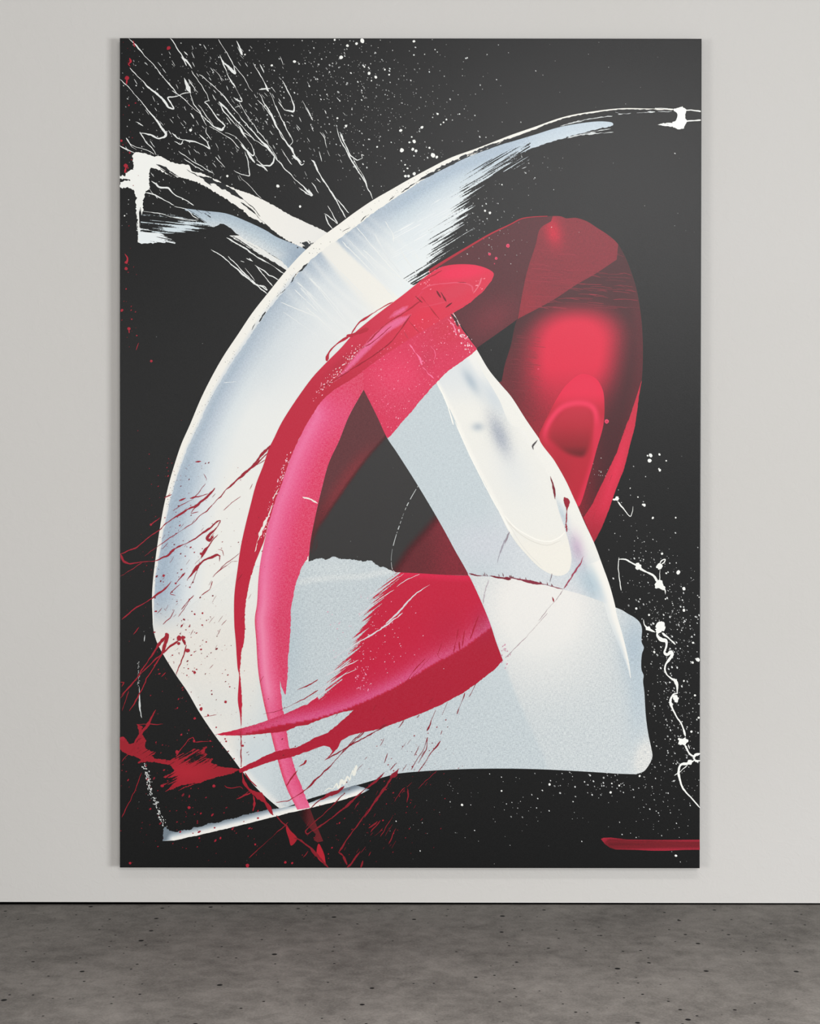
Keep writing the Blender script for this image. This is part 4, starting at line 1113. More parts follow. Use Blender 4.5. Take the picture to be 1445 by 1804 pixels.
# ==================================================================== DRIPS AND SPLATTER
WD = (226, 228, 226)
TA = [([(110, 68), (200, 170), (300, 280), (400, 400), (450, 460)], 1.7), ([(115, 282), (190, 360), (270, 440), (350, 500), (390, 560), (430, 572), (405, 525), (380, 492), (440, 480), (480, 468)], [1.2, 1.4, 2, 3, 4.5, 4, 3, 3, 2.4, 2]),
      ([(415, 440), (450, 465), (500, 500), (570, 570), (640, 630), (700, 690), (770, 725), (795, 690), (740, 640), (690, 570), (665, 535), (640, 522), (680, 508)], [2.4, 2, 1.4, 1.4, 1.4, 2.4, 4, 3, 1.8, 1.4, 2]),
      ([(45, 360), (130, 440), (230, 560), (310, 660), (375, 750), (360, 775), (320, 785), (280, 758), (235, 745), (185, 738)], [2, 1.6, 1.4, 2, 3, 4, 4.6, 3.6, 3, 3]), ([(185, 735), (230, 800), (290, 870), (305, 897)], 2.0),
      ([(90, 775), (120, 815), (160, 840), (240, 860), (290, 890)], 1.6), ([(45, 830), (120, 870), (150, 885)], 2.0), ([(90, 775), (130, 840), (160, 860)], 1.2), ([(400, 68), (450, 140), (500, 220), (555, 285)], [1.4, 2, 4.4, 1.4]),
      ([(480, 200), (520, 265)], 2.6), ([(500, 165), (525, 190)], 2.6), ([(550, 300), (620, 400), (665, 470), (675, 520)], 1.2), ([(500, 350), (515, 390), (530, 430), (545, 460)], [2, 5, 6, 2.4]), ([(545, 455), (500, 458), (470, 470)], 2.0),
      ([(530, 360), (580, 440), (600, 455)], 1.4), ([(545, 460), (570, 540), (610, 590), (640, 660), (660, 690)], 1.3), ([(605, 330), (620, 332), (680, 380), (780, 480), (870, 590), (950, 690), (1040, 790), (1110, 860), (1140, 900), (1130, 940), (1110, 975), (1060, 970), (1010, 930)], [2, 1.8, 1.6, 1.6, 1.4, 1.4, 1.8, 2.4, 4, 3.4, 2.4, 3]),
      ([(745, 520), (780, 590), (860, 680), (920, 740), (990, 780), (1070, 830), (1150, 920), (1250, 1030), (1340, 1120), (1405, 1185)], [3, 2, 1.7, 1.4, 1.4, 1.6, 1.8, 1.4, 1.8, 3]), ([(745, 520), (800, 570), (870, 650), (930, 720), (1000, 790)], [4, 2.4, 1.4, 1.2]),
      ([(880, 680), (910, 730), (940, 780)], [2, 5, 3]), ([(940, 780), (980, 830), (998, 890), (985, 905), (950, 870), (900, 820)], [2, 1.4, 2, 3, 2]), ([(740, 80), (800, 170), (850, 260), (920, 340), (980, 450)], 1.2), ([(750, 190), (770, 235), (830, 290), (865, 325), (850, 262)], [2, 4, 4, 3, 1.6]),
      ([(765, 235), (820, 350), (870, 430), (915, 515), (900, 522), (870, 505), (850, 490)], [2.4, 1.8, 1.4, 3, 6, 5, 3]), ([(890, 525), (960, 640), (1040, 750), (1120, 850), (1160, 930)], 1.3), ([(868, 90), (890, 130), (912, 190)], [1.4, 3, 5]), ([(990, 245), (1040, 330), (1075, 400), (1095, 447)], [1.4, 1.6, 2, 5]),
      ([(1035, 255), (1055, 290), (1065, 315)], 2.2), ([(1030, 435), (1070, 430), (1110, 425)], 2.6), ([(1030, 460), (1060, 520), (1110, 600), (1150, 690), (1200, 780), (1260, 850), (1280, 900), (1330, 950)], [1.2, 1.4, 2.6, 2, 2, 3, 4, 3]), ([(1020, 505), (1080, 570), (1130, 640), (1170, 720), (1230, 810)], 1.2), ([(1110, 460), (1160, 580), (1220, 700), (1270, 800), (1250, 830)], [1, 1.2, 1.6, 2.4, 3]),
      ([(1140, 540), (1190, 640), (1250, 770)], 1.1), ([(1190, 370), (1240, 450), (1280, 550), (1275, 590), (1210, 575), (1170, 520)], [1.2, 1.4, 2, 3, 2.4, 2]), ([(1195, 870), (1230, 920), (1260, 965)], 1.8), ([(1265, 900), (1300, 930), (1330, 970), (1350, 955)], [4, 3, 3.4, 2]), ([(415, 740), (450, 780), (490, 790), (560, 795), (620, 820), (685, 855), (660, 800), (610, 750)], [1.2, 2.4, 3.4, 2, 1.4, 2, 1.2, 1.8]),
      ([(430, 800), (480, 820), (495, 790)], 2.0), ([(655, 700), (650, 740), (690, 790)], 1.4), ([(680, 690), (760, 740), (830, 780), (890, 850)], 1.3), ([(790, 735), (860, 760), (920, 830), (1000, 950)], [1, 1.4, 2, 5]), ([(930, 870), (950, 940), (965, 1045), (900, 1030), (850, 1005)], [1, 1.3, 2.2, 1.2, 0.8]), ([(720, 910), (790, 985)], 1.4), ([(165, 660), (210, 690)], 2.2), ([(500, 920), (570, 970), (640, 1010)], 1.3),
      ([(460, 870), (560, 940), (660, 1000), (705, 1025)], 1.2), ([(890, 1040), (960, 1110), (1050, 1210)], 1.0), ([(1310, 1130), (1370, 1168), (1405, 1187), (1380, 1135)], [1, 3, 4, 1.6]), ([(545, 600), (572, 638)], 2.6), ([(270, 1080), (320, 1120), (390, 1130), (440, 1180), (500, 1210), (570, 1250)], [1.8, 3, 2.6, 1.6, 1.8, 2]), ([(230, 1160), (300, 1180), (370, 1220), (430, 1250)], 2.2),
      ([(200, 1290), (330, 1310), (450, 1345), (600, 1360)], 1.6), ([(430, 1260), (520, 1280), (560, 1320), (600, 1350)], 1.4), ([(1400, 930), (1425, 960), (1445, 1000)], 2.4), ([(1340, 510), (1410, 650)], 0.9), ([(800, 630), (830, 680)], 1.4), ([(700, 470), (725, 510)], 1.6), ([(600, 540), (660, 620), (700, 680)], 1.2), ([(250, 1130), (310, 1205)], 2.6), ([(1180, 200), (1200, 260)], 1), ([(705, 285), (780, 370)], 0.8), ([(1010, 960), (1060, 980), (1090, 1010)], 2.6), ([(860, 560), (905, 545)], 1.2)]
for pts_, w_ in TA:
    drip('white_drip', M_WHITE, WD, 'A', pts_, [v * 0.85 for v in w_] if isinstance(w_, list) else w_ * 0.85, 16, kink=True, vary=0.6)
TB = [([(0, 560), (45, 650)], 1.4), ([(95, 735), (125, 770), (145, 845)], 1.2), ([(215, 700), (230, 770), (290, 880), (340, 970), (400, 1060), (470, 1208)], [1, 1.4, 2, 1.6, 1.4, 1.6]), ([(240, 750), (280, 830), (310, 900), (360, 935), (400, 920), (388, 890), (408, 900)], [3.4, 2, 3, 1.6, 2.4, 2.8]), ([(330, 920), (380, 1010), (420, 1080), (440, 1150)], 1.2),
      ([(40, 935), (50, 935), (80, 1010), (130, 1090), (190, 1180), (280, 1340)], [2.4, 2, 2, 3, 1.4, 1.5]), ([(215, 1210), (300, 1305)], [1, 2.4]), ([(130, 1320), (160, 1390), (190, 1420)], 1.4), ([(125, 1310), (180, 1345), (220, 1385), (180, 1300), (150, 1255)], [1.2, 1.6, 2, 2, 1.2]), ([(90, 870), (110, 940)], 1.2), ([(0, 1140), (40, 1185)], [2, 6]), ([(40, 1090), (85, 1165)], 1.6), ([(130, 580), (140, 605)], 2), ([(70, 1060), (100, 1090)], 1.6)]
for pts_, w_ in TB:
    drip('white_drip', M_WHITE, WD, 'B', pts_, w_, 16, kink=True, vary=0.6)
TD = [([(800, 115), (900, 170), (1000, 240), (1100, 300), (1215, 372)], [1.4, 2.4, 2, 1.8, 2.4]), ([(690, 200), (760, 240), (830, 300), (920, 380), (1010, 450), (1085, 515)], [1.2, 1.6, 2.6, 1.8, 1.6, 1.6]), ([(810, 245), (900, 340), (990, 430), (1010, 450)], [1, 1.2, 2, 3]), ([(990, 440), (1050, 460), (1090, 490), (1070, 460), (1020, 455)], 2.4), ([(1010, 315), (1060, 380), (1125, 460)], 1.3), ([(960, 260), (980, 280)], 2), ([(1000, 310), (1060, 345), (1100, 380), (1170, 412)], [1, 1.4, 1.6, 2]), ([(930, 330), (1000, 420)], 1.0), ([(900, 280), (925, 288)], 1.6), ([(940, 262), (985, 282)], 1.8)]
for pts_, w_ in TD:
    drip('bristle_line', M_WHITE, WD, 'D', pts_, w_, 6, kink=True, vary=0.7)
TI = [([(795, 575), (840, 630), (885, 680), (900, 650), (905, 610)], [2.6, 2.4, 1.6, 1, 1]), ([(822, 1205), (805, 1100), (800, 1020), (805, 972)], 1.4), ([(800, 985), (850, 985), (900, 1012), (945, 1035)], [1.4, 2.2, 2, 5]), ([(945, 1045), (1000, 1075), (1050, 1100), (1080, 1145)], [6, 3, 4, 8]), ([(1095, 1150), (1095, 1040)], 1.2), ([(1095, 1020), (1110, 990), (1132, 985), (1125, 1005), (1105, 1020)], 2.2), ([(1130, 1190), (1135, 1232)], [3, 1])]
TI_D = {0: [(792, 556, 3.6), (772, 563, 1.8, 1.8)], 2: [(945, 1035, 5.4), (938, 1018, 3)], 4: [(1090, 1035, 5.4)], 3: [(1090, 1165, 7, 1.3, 20), (1120, 1190, 3.6), (1070, 1180, 2.4)]}
for i, (pts_, w_) in enumerate(TI):
    drip('white_drip', M_WHITE, (236, 237, 233), 'I', pts_, w_, 16, TI_D.get(i, ()))
TLL = [([(1075, 130), (1080, 165), (1110, 190), (1135, 195), (1142, 230), (1128, 280), (1145, 295), (1172, 275), (1182, 292), (1160, 330), (1132, 375), (1138, 425), (1175, 462), (1205, 480), (1217, 520), (1218, 570)], [5, 6, 7, 5, 4, 6, 8, 6, 7, 5, 3, 3, 4, 6, 4, 3]),
       ([(1218, 570), (1190, 575), (1170, 625), (1200, 710), (1250, 790), (1275, 870)], [3, 5, 3, 2, 3, 4]), ([(1270, 930), (1310, 1000), (1345, 1018)], [3, 3, 4]), ([(1295, 930), (1305, 960)], 2), ([(1380, 995), (1345, 1005), (1335, 1025), (1350, 1045), (1380, 1042)], [5, 5, 3.4, 4, 4]), ([(1340, 1042), (1300, 1062), (1240, 1075), (1228, 1120), (1240, 1190), (1262, 1245), (1320, 1310), (1380, 1378)], [4, 5, 4, 4, 3.6, 3, 2, 2]),
       ([(1290, 1075), (1240, 1120), (1198, 1148)], [2, 1.4, 2]), ([(1110, 140), (1160, 180), (1205, 222)], [5, 2, 2.6]), ([(980, 45), (985, 80), (1010, 110), (1060, 135)], [1.4, 2, 5, 3])]
TL_D = {0: [(1100, 98, 8), (1085, 125, 5.4), (1110, 78, 4.6)], 1: [(1205, 600, 5.4), (1210, 622, 3)], 2: [(1262, 910, 6.4, 1.2), (1240, 920, 3.6), (1230, 890, 2)], 5: [(1305, 1055, 4)], 8: [(1012, 110, 3.6, 1.5, 40)]}
for i, (pts_, w_) in enumerate(TLL):
    drip('white_drip', M_WHITE, (238, 239, 235), 'L', pts_, w_, 16, TL_D.get(i, ()))
DL = catmull(q('H', [(790, 465), (740, 550), (700, 630), (660, 740), (630, 830), (605, 930), (600, 1000), (610, 1060), (628, 1078)]), 1.0)
dl_ = Strip(); i = 0
while i < len(DL) - 4:
    n_ = random.choice([4, 6, 8, 14, 22])
    P = DL[i:i + n_]
    if len(P) > 3: dl_.add(P, np.linspace(0.7, 1, len(P)) * random.choice([0.7, 0.9, 1.3, 1.8]), random.choice([(190, 194, 194), (216, 219, 218), (150, 154, 154)]), 6)
    i += n_ + random.choice([1, 2, 3, 5])
dl_.build('white_dashed_trace', M_WHITE, kind='stuff')
drip('white_drip', M_WHITE, (205, 208, 207), 'J', [(183, 520), (183, 600), (190, 700), (200, 742)], [1, 2.6, 3.6, 2], 4)
drip('white_drip', M_WHITE, (205, 208, 207), 'J', [(222, 155), (218, 200)], [1, 2], 4)

# red drips
RG_ = [([(1110, 180), (1030, 270), (960, 350), (890, 410), (800, 490), (740, 560), (650, 650), (560, 730), (450, 800), (320, 890), (220, 960)], [7, 5, 5, 3, 2, 1.4, 1.4, 1.6, 1.2, 1, .8]), ([(1092, 235), (1000, 320), (890, 412)], [1.4, 3, 3]), ([(1075, 280), (1000, 325)], 1.4), ([(715, 480), (690, 520), (630, 570), (580, 610), (510, 640), (430, 690), (370, 730), (330, 770), (250, 830), (160, 905), (50, 945)], [5, 3.4, 2.4, 3, 2, 1.6, 1.8, 2.4, 1.6, 2.4, 2]), ([(50, 945), (70, 1000), (110, 1015), (300, 995), (380, 960), (440, 905)], [3, 3, 1.4, 1, 3, 4]),
       ([(440, 905), (520, 870), (600, 820), (680, 770), (740, 710), (762, 708), (730, 760), (690, 800), (655, 838), (680, 855), (710, 815)], [3, 2, 1.6, 1.6, 3, 3, 2, 1.6, 4, 5, 2]), ([(740, 810), (690, 870), (640, 930), (620, 980)], [1, 1.4, 4, 2.4]), ([(630, 570), (570, 630), (545, 662), (600, 650)], 2.0), ([(755, 965), (735, 950), (700, 970), (640, 990), (600, 1030), (560, 1080), (520, 1130)], [3, 3.4, 2, 3, 4.4, 3, 1.4]), ([(752, 955), (750, 1000)], [2.4, 1]), ([(505, 1080), (440, 1155)], [2.4, 1.6]), ([(410, 1140), (370, 1190), (270, 1260), (160, 1330), (60, 1410)], [1, 3.4, 1.6, 1.2, 1.6]), ([(880, 1000), (840, 1000), (780, 1040), (720, 1090)], 1.2), ([(700, 1140), (680, 1200), (620, 1240)], 1.4),
       ([(570, 1240), (520, 1290), (480, 1340)], 1.5), ([(540, 1270), (500, 1340), (460, 1390)], 1.2), ([(430, 1340), (400, 1400), (350, 1445)], 1.4), ([(200, 1010), (50, 1105)], 1.1), ([(465, 572), (510, 552)], [4, 2.4]), ([(580, 296), (620, 292)], 3.4), ([(540, 550), (600, 545), (670, 520)], 2), ([(260, 742), (330, 690)], [4, 1.4]), ([(640, 380), (660, 420)], .9), ([(965, 490), (985, 450)], .9), ([(780, 640), (840, 580), (900, 540)], 1.0), ([(610, 1000), (590, 1080), (550, 1170)], 1.0), ([(780, 960), (770, 920), (740, 915)], 1), ([(650, 450), (600, 520), (560, 560)], 1.0), ([(440, 1240), (400, 1230), (470, 1160)], .9), ([(890, 940), (800, 1010), (700, 1110)], .9), ([(420, 640), (480, 600), (560, 560)], 1.1), ([(360, 550), (410, 525)], 2.2)]
RD = (150, 24, 44)
for pts_, w_ in RG_:
    drip('red_drip', M_RED, RD, 'G', pts_, w_, 16, kink=True, vary=0.6)
RJ_ = [([(50, 600), (150, 480), (230, 360), (310, 240), (360, 170), (388, 145), (375, 190), (340, 300), (250, 440), (170, 600), (115, 692)], [1.4, 1.6, 1.8, 2, 5, 7, 3, 1.2, 1.2, 1.8, 2]), ([(465, 190), (400, 240), (340, 290), (200, 420), (60, 580)], [3, 2, 1.8, 1.6, 1.4]), ([(515, 225), (500, 290), (440, 440)], [2.4, 1.4, 1]), ([(490, 175), (510, 225)], 5), ([(300, 682), (250, 780), (190, 860), (140, 940)], [1, 4, 5, 2]), ([(165, 788), (350, 786)], [3, 1]), ([(440, 1010), (480, 960), (530, 890), (565, 875), (570, 905)], [2, 1.2, 1.4, 2.4]), ([(570, 915), (700, 905)], 1.2), ([(200, 1130), (150, 1260), (60, 1445)], 1.2), ([(150, 950), (60, 1050)], 1),
       ([(785, 1220), (800, 1235), (900, 1230), (915, 1245)], 1.3), ([(980, 1265), (920, 1290), (870, 1315)], [2.4, 1.8, 1.2]), ([(912, 1110), (920, 1190), (960, 1250), (1040, 1300), (1100, 1370), (1130, 1430)], [3, 4, 8, 9, 6, 3]), ([(930, 1130), (980, 1200), (1015, 1225)], [2, 4, 5]), ([(990, 1290), (1000, 1340), (985, 1400)], [3, 5, 3]), ([(1365, 1040), (1350, 1062), (1310, 1085)], [6, 2, 1.2]), ([(1445, 1160), (1400, 1220), (1300, 1290), (1230, 1330), (1150, 1340)], [2, 1.4, 1.2, 1]), ([(1445, 470), (1380, 510), (1300, 545)], [3, 2.4, 1]), ([(1445, 545), (1350, 610), (1200, 680), (1060, 715)], [2, 1.4, 1, .8]), ([(730, 720), (640, 730)], 1), ([(140, 150), (180, 100)], 1.6), ([(50, 490), (75, 490), (60, 520)], 2), ([(900, 830), (905, 1090)], 1.6), ([(1300, 1110), (1220, 1225)], 2.6), ([(60, 690), (110, 550)], 1.0), ([(340, 450), (370, 420)], 2)]
for pts_, w_ in RJ_:
    drip('red_drip', M_RED, (152, 26, 42), 'J', pts_, w_, 16, kink=True, vary=0.6)
RK_ = [([(0, 1240), (70, 1170), (150, 1100), (240, 1000), (330, 900), (400, 840)], [2, 2.6, 1.6, 1.2, 1.4, 2.4]), ([(570, 790), (450, 860), (300, 940), (140, 1035)], [3, 2.4, 2, 1.6]), ([(1200, 500), (1150, 595)], 1.3), ([(1120, 565), (1090, 650), (1065, 715)], [2.4, 1.4, 2.6]), ([(915, 685), (880, 770), (855, 835)], [1, 1.4, 3.4]), ([(860, 880), (830, 960), (780, 1040), (740, 1110)], [2.4, 1, 1, .9]), ([(950, 905), (880, 990), (790, 1125)], [2, 1.2, 1]), ([(855, 880), (850, 960), (790, 1060)], 1), ([(960, 830), (950, 860)], 1.6), ([(690, 755), (650, 810)], [2, 1]), ([(575, 990), (565, 1030), (550, 1060)], 1.4), ([(640, 1060), (590, 1110)], 1.1), ([(655, 1100), (625, 1145), (590, 1160)], [2, 5, 3]),
       ([(555, 1130), (510, 1165), (490, 1190), (420, 1240), (340, 1310), (250, 1390), (180, 1445)], [2, 4, 2.4, 1.6, 1.8, 2.6, 2]), ([(600, 1170), (550, 1250), (480, 1340), (410, 1445)], [2, 1.4, 2.6, 1.6]), ([(265, 1225), (220, 1262), (150, 1285), (90, 1330), (30, 1380)], [3, 4, 6, 2, 1.4]), ([(920, 1115), (840, 1190), (790, 1240)], 1), ([(715, 1240), (722, 1290), (710, 1340)], [1.4, 3, 1.6]), ([(620, 1330), (660, 1270), (700, 1235)], 1.2), ([(800, 940), (760, 1010)], 1), ([(1000, 630), (960, 720)], .8), ([(800, 720), (780, 740)], 2), ([(410, 840), (300, 940), (230, 1010)], [2.4, 1.6, 1])]
for pts_, w_ in RK_:
    drip('red_drip', M_RED, (134, 22, 40), 'K', pts_, w_, 16, kink=True, vary=0.6)
RM_ = [([(1445, 165), (1340, 310), (1260, 420), (1180, 530), (1150, 580)], [2, 3, 1.6, 1.4, 3]), ([(1145, 580), (1170, 600), (1190, 645)], [3, 6, 4]), ([(1255, 575), (1210, 640), (1190, 660)], [1.4, 4, 3]), ([(1360, 420), (1310, 480)], [2.4, 2]), ([(1420, 400), (1360, 500)], 1.6), ([(1440, 460), (1400, 540)], 1.3), ([(1300, 460), (1345, 425)], 2.4), ([(1270, 625), (1258, 662)], 3.4), ([(890, 430), (690, 610)], 1.2), ([(1240, 300), (1150, 380), (1050, 450), (985, 490), (975, 475), (1000, 450), (1090, 370), (1180, 280)], [2, 2.6, 2, 2.4, 2, 1.4, 1.4, 1.8]), ([(920, 510), (955, 520), (1010, 570), (1050, 612), (1080, 645), (1095, 660)], [4, 4.6, 4, 6, 5, 3]), ([(830, 395), (860, 430), (885, 450)], [2.4, 2.6, 3]), ([(1310, 580), (1300, 600)], 2), ([(990, 575), (965, 608)], 1.6), ([(690, 270), (640, 310)], 1.4), ([(1385, 500), (1420, 440)], 1.2), ([(1330, 500), (1370, 460)], 1.8)]
for pts_, w_ in RM_:
    drip('red_streak', M_RED, (126, 25, 37), 'M', pts_, w_, 16, kink=True, vary=0.6)
for cr_, pts_, w_ in (('A', [(115, 210), (122, 235), (108, 255), (120, 270)], [2.4, 3.4, 2, 3]), ('A', [(140, 88), (150, 132)], [2, 4]), ('A', [(95, 360), (92, 402)], [4, 2]), ('A', [(88, 985), (80, 1022)], [4, 4]), ('D', [(80, 230), (100, 262), (92, 300)], [1.6, 3, 6]), ('D', [(180, 860), (160, 910)], 1), ('D', [(110, 770), (112, 790)], 3)):
    drip('red_drip', M_RED, (172, 34, 52), cr_, pts_, w_, 16)
# dark red seams over the white band
sm = Strip()
for pts_, w_, c_, a_ in ((q('H', [(1150, 1085), (1200, 1098), (1290, 1103), (1445, 1125)]), [2, 2.6, 2.4, 3], (120, 30, 48), .95), (q('I', [(0, 1112), (90, 1125), (200, 1148), (300, 1168), (410, 1196)]), [3, 2.6, 3, 1.6, 1], (136, 34, 58), .9), (q('I', [(555, 962), (540, 1000), (470, 1110), (415, 1195)]), [1.4, 2.6, 2.4, 2], (164, 56, 84), .85), (q('I', [(410, 1200), (370, 1260), (300, 1340), (240, 1420)]), [1, 1.2, .7, .8], (160, 130, 140), .7), (q('L', [(300, 0), (200, 115), (100, 220), (0, 320)]), [.8, .8, .9, 1.6], (176, 150, 160), .7),
                         (q('I', [(320, 395), (345, 480), (355, 560)]), [1.2, 3, 1.6], (120, 26, 44), .95), (q('I', [(420, 545), (435, 575), (437, 640), (432, 740), (438, 790)]), [3, 6, 3, 4, 3], (150, 24, 48), .95), (q('I', [(425, 760), (440, 750)]), 4, (150, 24, 48), .9), (q('I', [(335, 1250), (345, 1285)]), [1.4, 4], (150, 24, 46), 1), (q('I', [(232, 140), (195, 185), (200, 210)]), [1, 3, 1.4], (60, 50, 56), .8), (q('I', [(330, 1085), (318, 1150)]), [2, 1], (130, 110, 120), .7), (q('I', [(0, 880), (30, 790)]), 1.6, (160, 140, 150), .6), (q('H', [(1440, 790), (1380, 910), (1350, 1010)]), [2, 3, 1], (168, 160, 172), .6), (q('H', [(1290, 1130), (1260, 1220), (1250, 1300)]), [1, 2, 1], (190, 176, 186), .6)):
    P, W = trail_pts(pts_, w_, wob=0.5, vary=0.9); sm.add(P, W, c_, 18, a_)
for i in range(22):
    x0 = random.uniform(840, 975); y0 = np.interp(x0, [840, 890, 992], [1014, 1016, 1036])
    l_ = random.uniform(2, 7)
    P, W = trail_pts([(x0, y0), (x0 - 1.5, y0 - l_)], [2.4, 0.8]); sm.add(P, W, (110, 26, 42), 18)
for i in range(16):
    x0 = random.uniform(884, 900); y0 = random.gauss(1148, 14)
    sm.drop(x0, y0, random.uniform(.4, 1.2), (206, 150, 172), 18, 2, -0.9)
sm.build('dark_seam', M_RED)

sq = Strip()
P, W = trail_pts(q('K', [(130, 1262), (160, 1235), (185, 1248), (215, 1200), (225, 1240), (250, 1180), (265, 1215), (290, 1150), (305, 1190), (325, 1105), (335, 1150), (358, 1075), (350, 1130)]), [2, 3, 3.4, 3, 3.6, 2], kink=True, vary=0.9)
sq.add(P, W, (228, 228, 219), 6); sq.build('cream_scribble', M_WHITE)
# ---- splatter
ws = Strip()
WC = [(640, 150, 105, 60, 380, .35, 1.25), (440, 130, 110, 55, 240, .35, 1.1), (690, 245, 90, 55, 200, .35, 1.2), (290, 210, 70, 90, 200, .35, 1.1), (480, 210, 70, 60, 160, .35, 1.2), (620, 110, 40, 35, 60, .5, 1.6), (1180, 1105, 36, 42, 240, .35, 1.5), (1190, 1215, 34, 75, 250, .35, 1.4), (1155, 1010, 40, 36, 110, .35, 1.3), (1196, 1330, 28, 46, 130, .35, 1.4), (1060, 1378, 62, 14, 80, .4, 1.5), (880, 1420, 110, 40, 90, .35, 1.2), (1170, 1410, 46, 36, 70, .35, 1.1), (850, 385, 40, 24, 70, .35, 1.1), (1000, 200, 140, 100, 26, .4, 1.1), (350, 300, 90, 45, 110, .35, 1.0), (930, 300, 40, 20, 22, .35, 1.0), (860, 420, 40, 24, 40, .3, .9), (1050, 830, 25, 16, 30, .35, 1), (1110, 900, 40, 50, 30, .35, 1), (1180, 1450, 40, 40, 24, .4, 1)]
for cx_, cy_, sx_, sy_, n_, r0, r1 in WC:
    for i in range(n_):
        x0, y0 = random.gauss(cx_, sx_), random.gauss(cy_, sy_)
        if not (212 < x0 < 1232 and 69 < y0 < 1527): continue
        r_ = r0 + (r1 - r0) * random.random() ** 3
        g_ = random.choice([0.55, 0.75, 0.9, 0.9])
        ws.drop(x0, y0, r_, (225 * g_ + 8, 227 * g_ + 8, 226 * g_ + 8), 2, random.uniform(1, 1.7), random.uniform(0.6, 1.3))
for i in range(150):
    x0, y0 = random.uniform(213, 1230), random.uniform(70, 1520)
    ws.drop(x0, y0, random.uniform(.3, .7), (120, 122, 122), 0.6)
for i in range(190):   # short flicks thrown down to the right
    x0, y0 = random.gauss(400, 110), random.gauss(200, 80)
    if not (215 < x0 < 700 and 72 < y0 < 330): continue
    l_ = random.uniform(3, 11); th = math.radians(random.uniform(45, 68))
    P, W = trail_pts([(x0, y0), (x0 + l_ * math.cos(th) * .5, y0 + l_ * math.sin(th) * .5), (x0 + l_ * math.cos(th), y0 + l_ * math.sin(th))], random.uniform(.5, 1.4), wob=.5); ws.add(P, W, (214, 217, 216), 2)
for i in range(150):  # speckled vertical trace at the lower left
    t_ = random.random()
    c_ = np.array([np.interp(t_, [0, .5, 1], [254, 266, 290]), np.interp(t_, [0, .5, 1], [1344, 1395, 1458])])
    ws.drop(c_[0] + random.gauss(0, 2.6), c_[1], random.uniform(.3, 1.0), (212, 214, 212), 8, 1.5, 1.2)
for i in range(50):
    ws.drop(244 + random.gauss(0, 1), random.uniform(1165, 1210), random.uniform(.3, .7), (190, 192, 190), 2)
ws.build('white_splatter', M_WHITE, kind='stuff')
BD = {'B': [(245, 205, 13), (290, 122, 9), (395, 72, 14), (443, 318, 10), (490, 345, 9), (585, 328, 6), (760, 92, 8), (760, 188, 5), (667, 722, 9), (817, 700, 9), (762, 800, 11), (745, 768, 6), (728, 806, 6), (675, 862, 14), (752, 855, 9), (775, 866, 10), (895, 898, 14), (922, 910, 9), (870, 845, 7), (763, 1028, 11), (700, 1045, 9), (722, 1045, 9), (715, 990, 6), (698, 965, 6), (690, 1010, 5), (280, 690, 9), (218, 635, 6), (928, 605, 7), (1083, 606, 5), (500, 838, 6), (1263, 1290, 7), (1298, 1305, 8), (1383, 1105, 5), (555, 292, 6), (200, 72, 7), (460, 370, 5), (355, 108, 9), (410, 272, 6), (990, 645, 6), (970, 665, 6), (950, 680, 5)],
      'A': [(1162, 1115, 10), (1320, 1260, 8), (805, 1044, 8), (545, 720, 10), (490, 1208, 5), (78, 1325, 5), (1280, 235, 9), (650, 640, 5), (930, 185, 6), (1120, 262, 7)],
      'I': [(1030, 250, 12), (1008, 252, 6), (1022, 287, 13), (1092, 243, 7), (1140, 288, 5), (1095, 355, 8), (1088, 345, 5), (985, 602, 9), (975, 597, 6), (1045, 692, 7), (1207, 690, 6), (940, 545, 5), (885, 482, 4), (1225, 1077, 13), (1140, 1083, 6), (1265, 1193, 11), (928, 1333, 8), (1265, 1345, 9), (1018, 1378, 7), (1110, 945, 8), (1135, 1265, 5), (1375, 1253, 4)],
      'L': [(1327, 350, 8), (1370, 330, 13), (1343, 582, 7), (1318, 838, 7), (745, 1270, 6), (808, 1220, 6), (1330, 210, 7), (1055, 275, 7), (755, 1205, 5), (1265, 480, 6), (952, 1152, 7), (315, 1213, 7), (1375, 740, 7)], 'N': [(300, 310, 5), (483, 245, 4), (1290, 545, 5), (988, 252, 5), (705, 215, 5)]}
bs = Strip()
for cr_, ds in BD.items():
    for d in ds:
        (x0, y0), = q(cr_, [d[:2]])
        bs.drop(x0, y0, d[2] / CROPS[cr_][2], (236, 237, 233), 3, random.uniform(1, 1.25), random.uniform(0, 3), lob=.12)
bs.build('white_drop', M_WHITE, kind='stuff')
rs = Strip()
for cx_, cy_, sx_, sy_, n_, r0, r1 in [(300, 1000, 30, 70, 90, .35, 1.2), (330, 1120, 45, 50, 90, .35, 1.5), (350, 1200, 50, 50, 60, .35, 1.4), (320, 1420, 60, 40, 60, .4, 1.6), (450, 1290, 60, 40, 60, .35, 1.1), (380, 1480, 90, 30, 40, .4, 1.4), (310, 840, 30, 40, 40, .35, 1), (740, 1320, 40, 40, 60, .3, .9), (660, 1450, 50, 40, 60, .4, 1.3), (400, 950, 40, 60, 50, .3, .8), (228, 520, 8, 60, 20, .4, 1.2), (225, 200, 8, 90, 20, .4, 1.2), (290, 1340, 40, 30, 40, .4, 1.3), (700, 1400, 40, 30, 26, .4, 1)]:
    for i in range(n_):
        x0, y0 = random.gauss(cx_, sx_), random.gauss(cy_, sy_)
        if not (213 < x0 < 860 and 69 < y0 < 1526): continue
        rs.drop(x0, y0, r0 + (r1 - r0) * random.random() ** 3, random.choice([(150, 26, 44), (120, 24, 38)]), 17, random.uniform(1, 2.2), random.uniform(-1.1, -.4))
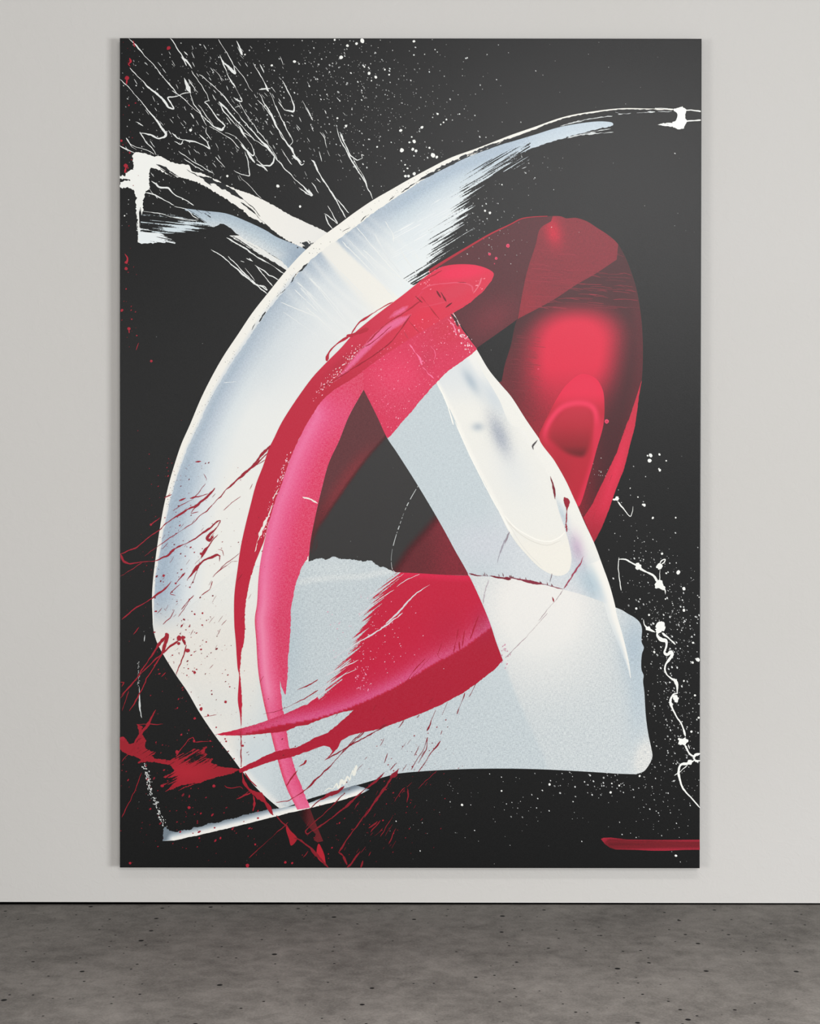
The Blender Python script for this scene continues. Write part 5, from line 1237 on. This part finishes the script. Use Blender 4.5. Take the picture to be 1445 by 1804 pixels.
for i in range(70):
    x0, y0 = random.choice([(random.gauss(340, 40), random.gauss(980, 80)), (random.gauss(700, 60), random.gauss(1340, 50)), (random.gauss(640, 40), random.gauss(1450, 40)), (random.gauss(370, 50), random.gauss(1130, 50))])
    if y0 > 1522: continue
    l_ = random.uniform(4, 16); th = math.radians(random.uniform(-65, -45))
    P, W = trail_pts([(x0, y0), (x0 + l_ * math.cos(th) * .5, y0 + l_ * math.sin(th) * .5), (x0 + l_ * math.cos(th), y0 + l_ * math.sin(th))], random.uniform(.4, 1.0), wob=.4); rs.add(P, W, (140, 26, 44), 17, .9)
rs.build('red_splatter', M_RED, kind='stuff')
RDp = {'J': [(465, 178, 18), (495, 172, 12), (525, 265, 14), (462, 215, 11), (620, 678, 11), (793, 628, 9), (628, 85, 6), (575, 420, 9), (562, 412, 5), (588, 398, 5), (670, 722, 6), (450, 983, 12), (535, 1375, 10), (710, 1222, 10), (575, 745, 8), (570, 905, 9), (480, 860, 6), (727, 808, 5), (790, 890, 6), (797, 907, 6), (657, 204, 5), (620, 257, 6), (915, 938, 8), (853, 1030, 5), (345, 1222, 10), (375, 150, 10), (417, 298, 5), (572, 274, 4), (530, 393, 5), (520, 440, 4), (60, 890, 16), (685, 905, 6), (612, 650, 4), (575, 8, 6)], 'A': [(390, 140, 12), (95, 352, 15), (110, 545, 5), (88, 972, 14), (48, 795, 8), (115, 880, 6)],
       'D': [(90, 335, 11), (88, 290, 8), (60, 630, 9), (110, 760, 11), (268, 988, 9), (130, 692, 5), (165, 808, 5), (90, 478, 5)], 'M': [(85, 637, 6), (682, 653, 9), (875, 633, 6), (910, 637, 5), (385, 355, 6), (512, 245, 6), (325, 72, 8), (736, 408, 5), (545, 510, 5), (515, 457, 4), (722, 542, 5), (605, 465, 4), (405, 485, 3)], 'G': [(355, 1100, 9), (440, 1155, 6), (630, 1365, 6), (265, 740, 8), (620, 945, 8), (700, 830, 8)]}
rb = Strip()
for cr_, ds in RDp.items():
    for d in ds:
        (x0, y0), = q(cr_, [d[:2]])
        rb.drop(x0, y0, d[2] / CROPS[cr_][2], (160, 30, 48), 18, random.uniform(1, 1.25), random.uniform(0, 3), lob=.14)
for cr_, d in (('F', (20, 173, 13)), ('F', (718, 1415, 15)), ('E', (1295, 232, 10)), ('E', (1342, 262, 10)), ('E', (1330, 300, 4)), ('F', (235, 1045, 6))):
    (x0, y0), = q(cr_, [d[:2]])
    rb.drop(x0, y0, d[2] / 4.014, (222, 70, 104), 18); rb.drop(x0 + .3, y0 + .3, d[2] / 7.5, (200, 44, 76), 22)
rb.build('red_drop', M_RED, kind='stuff')
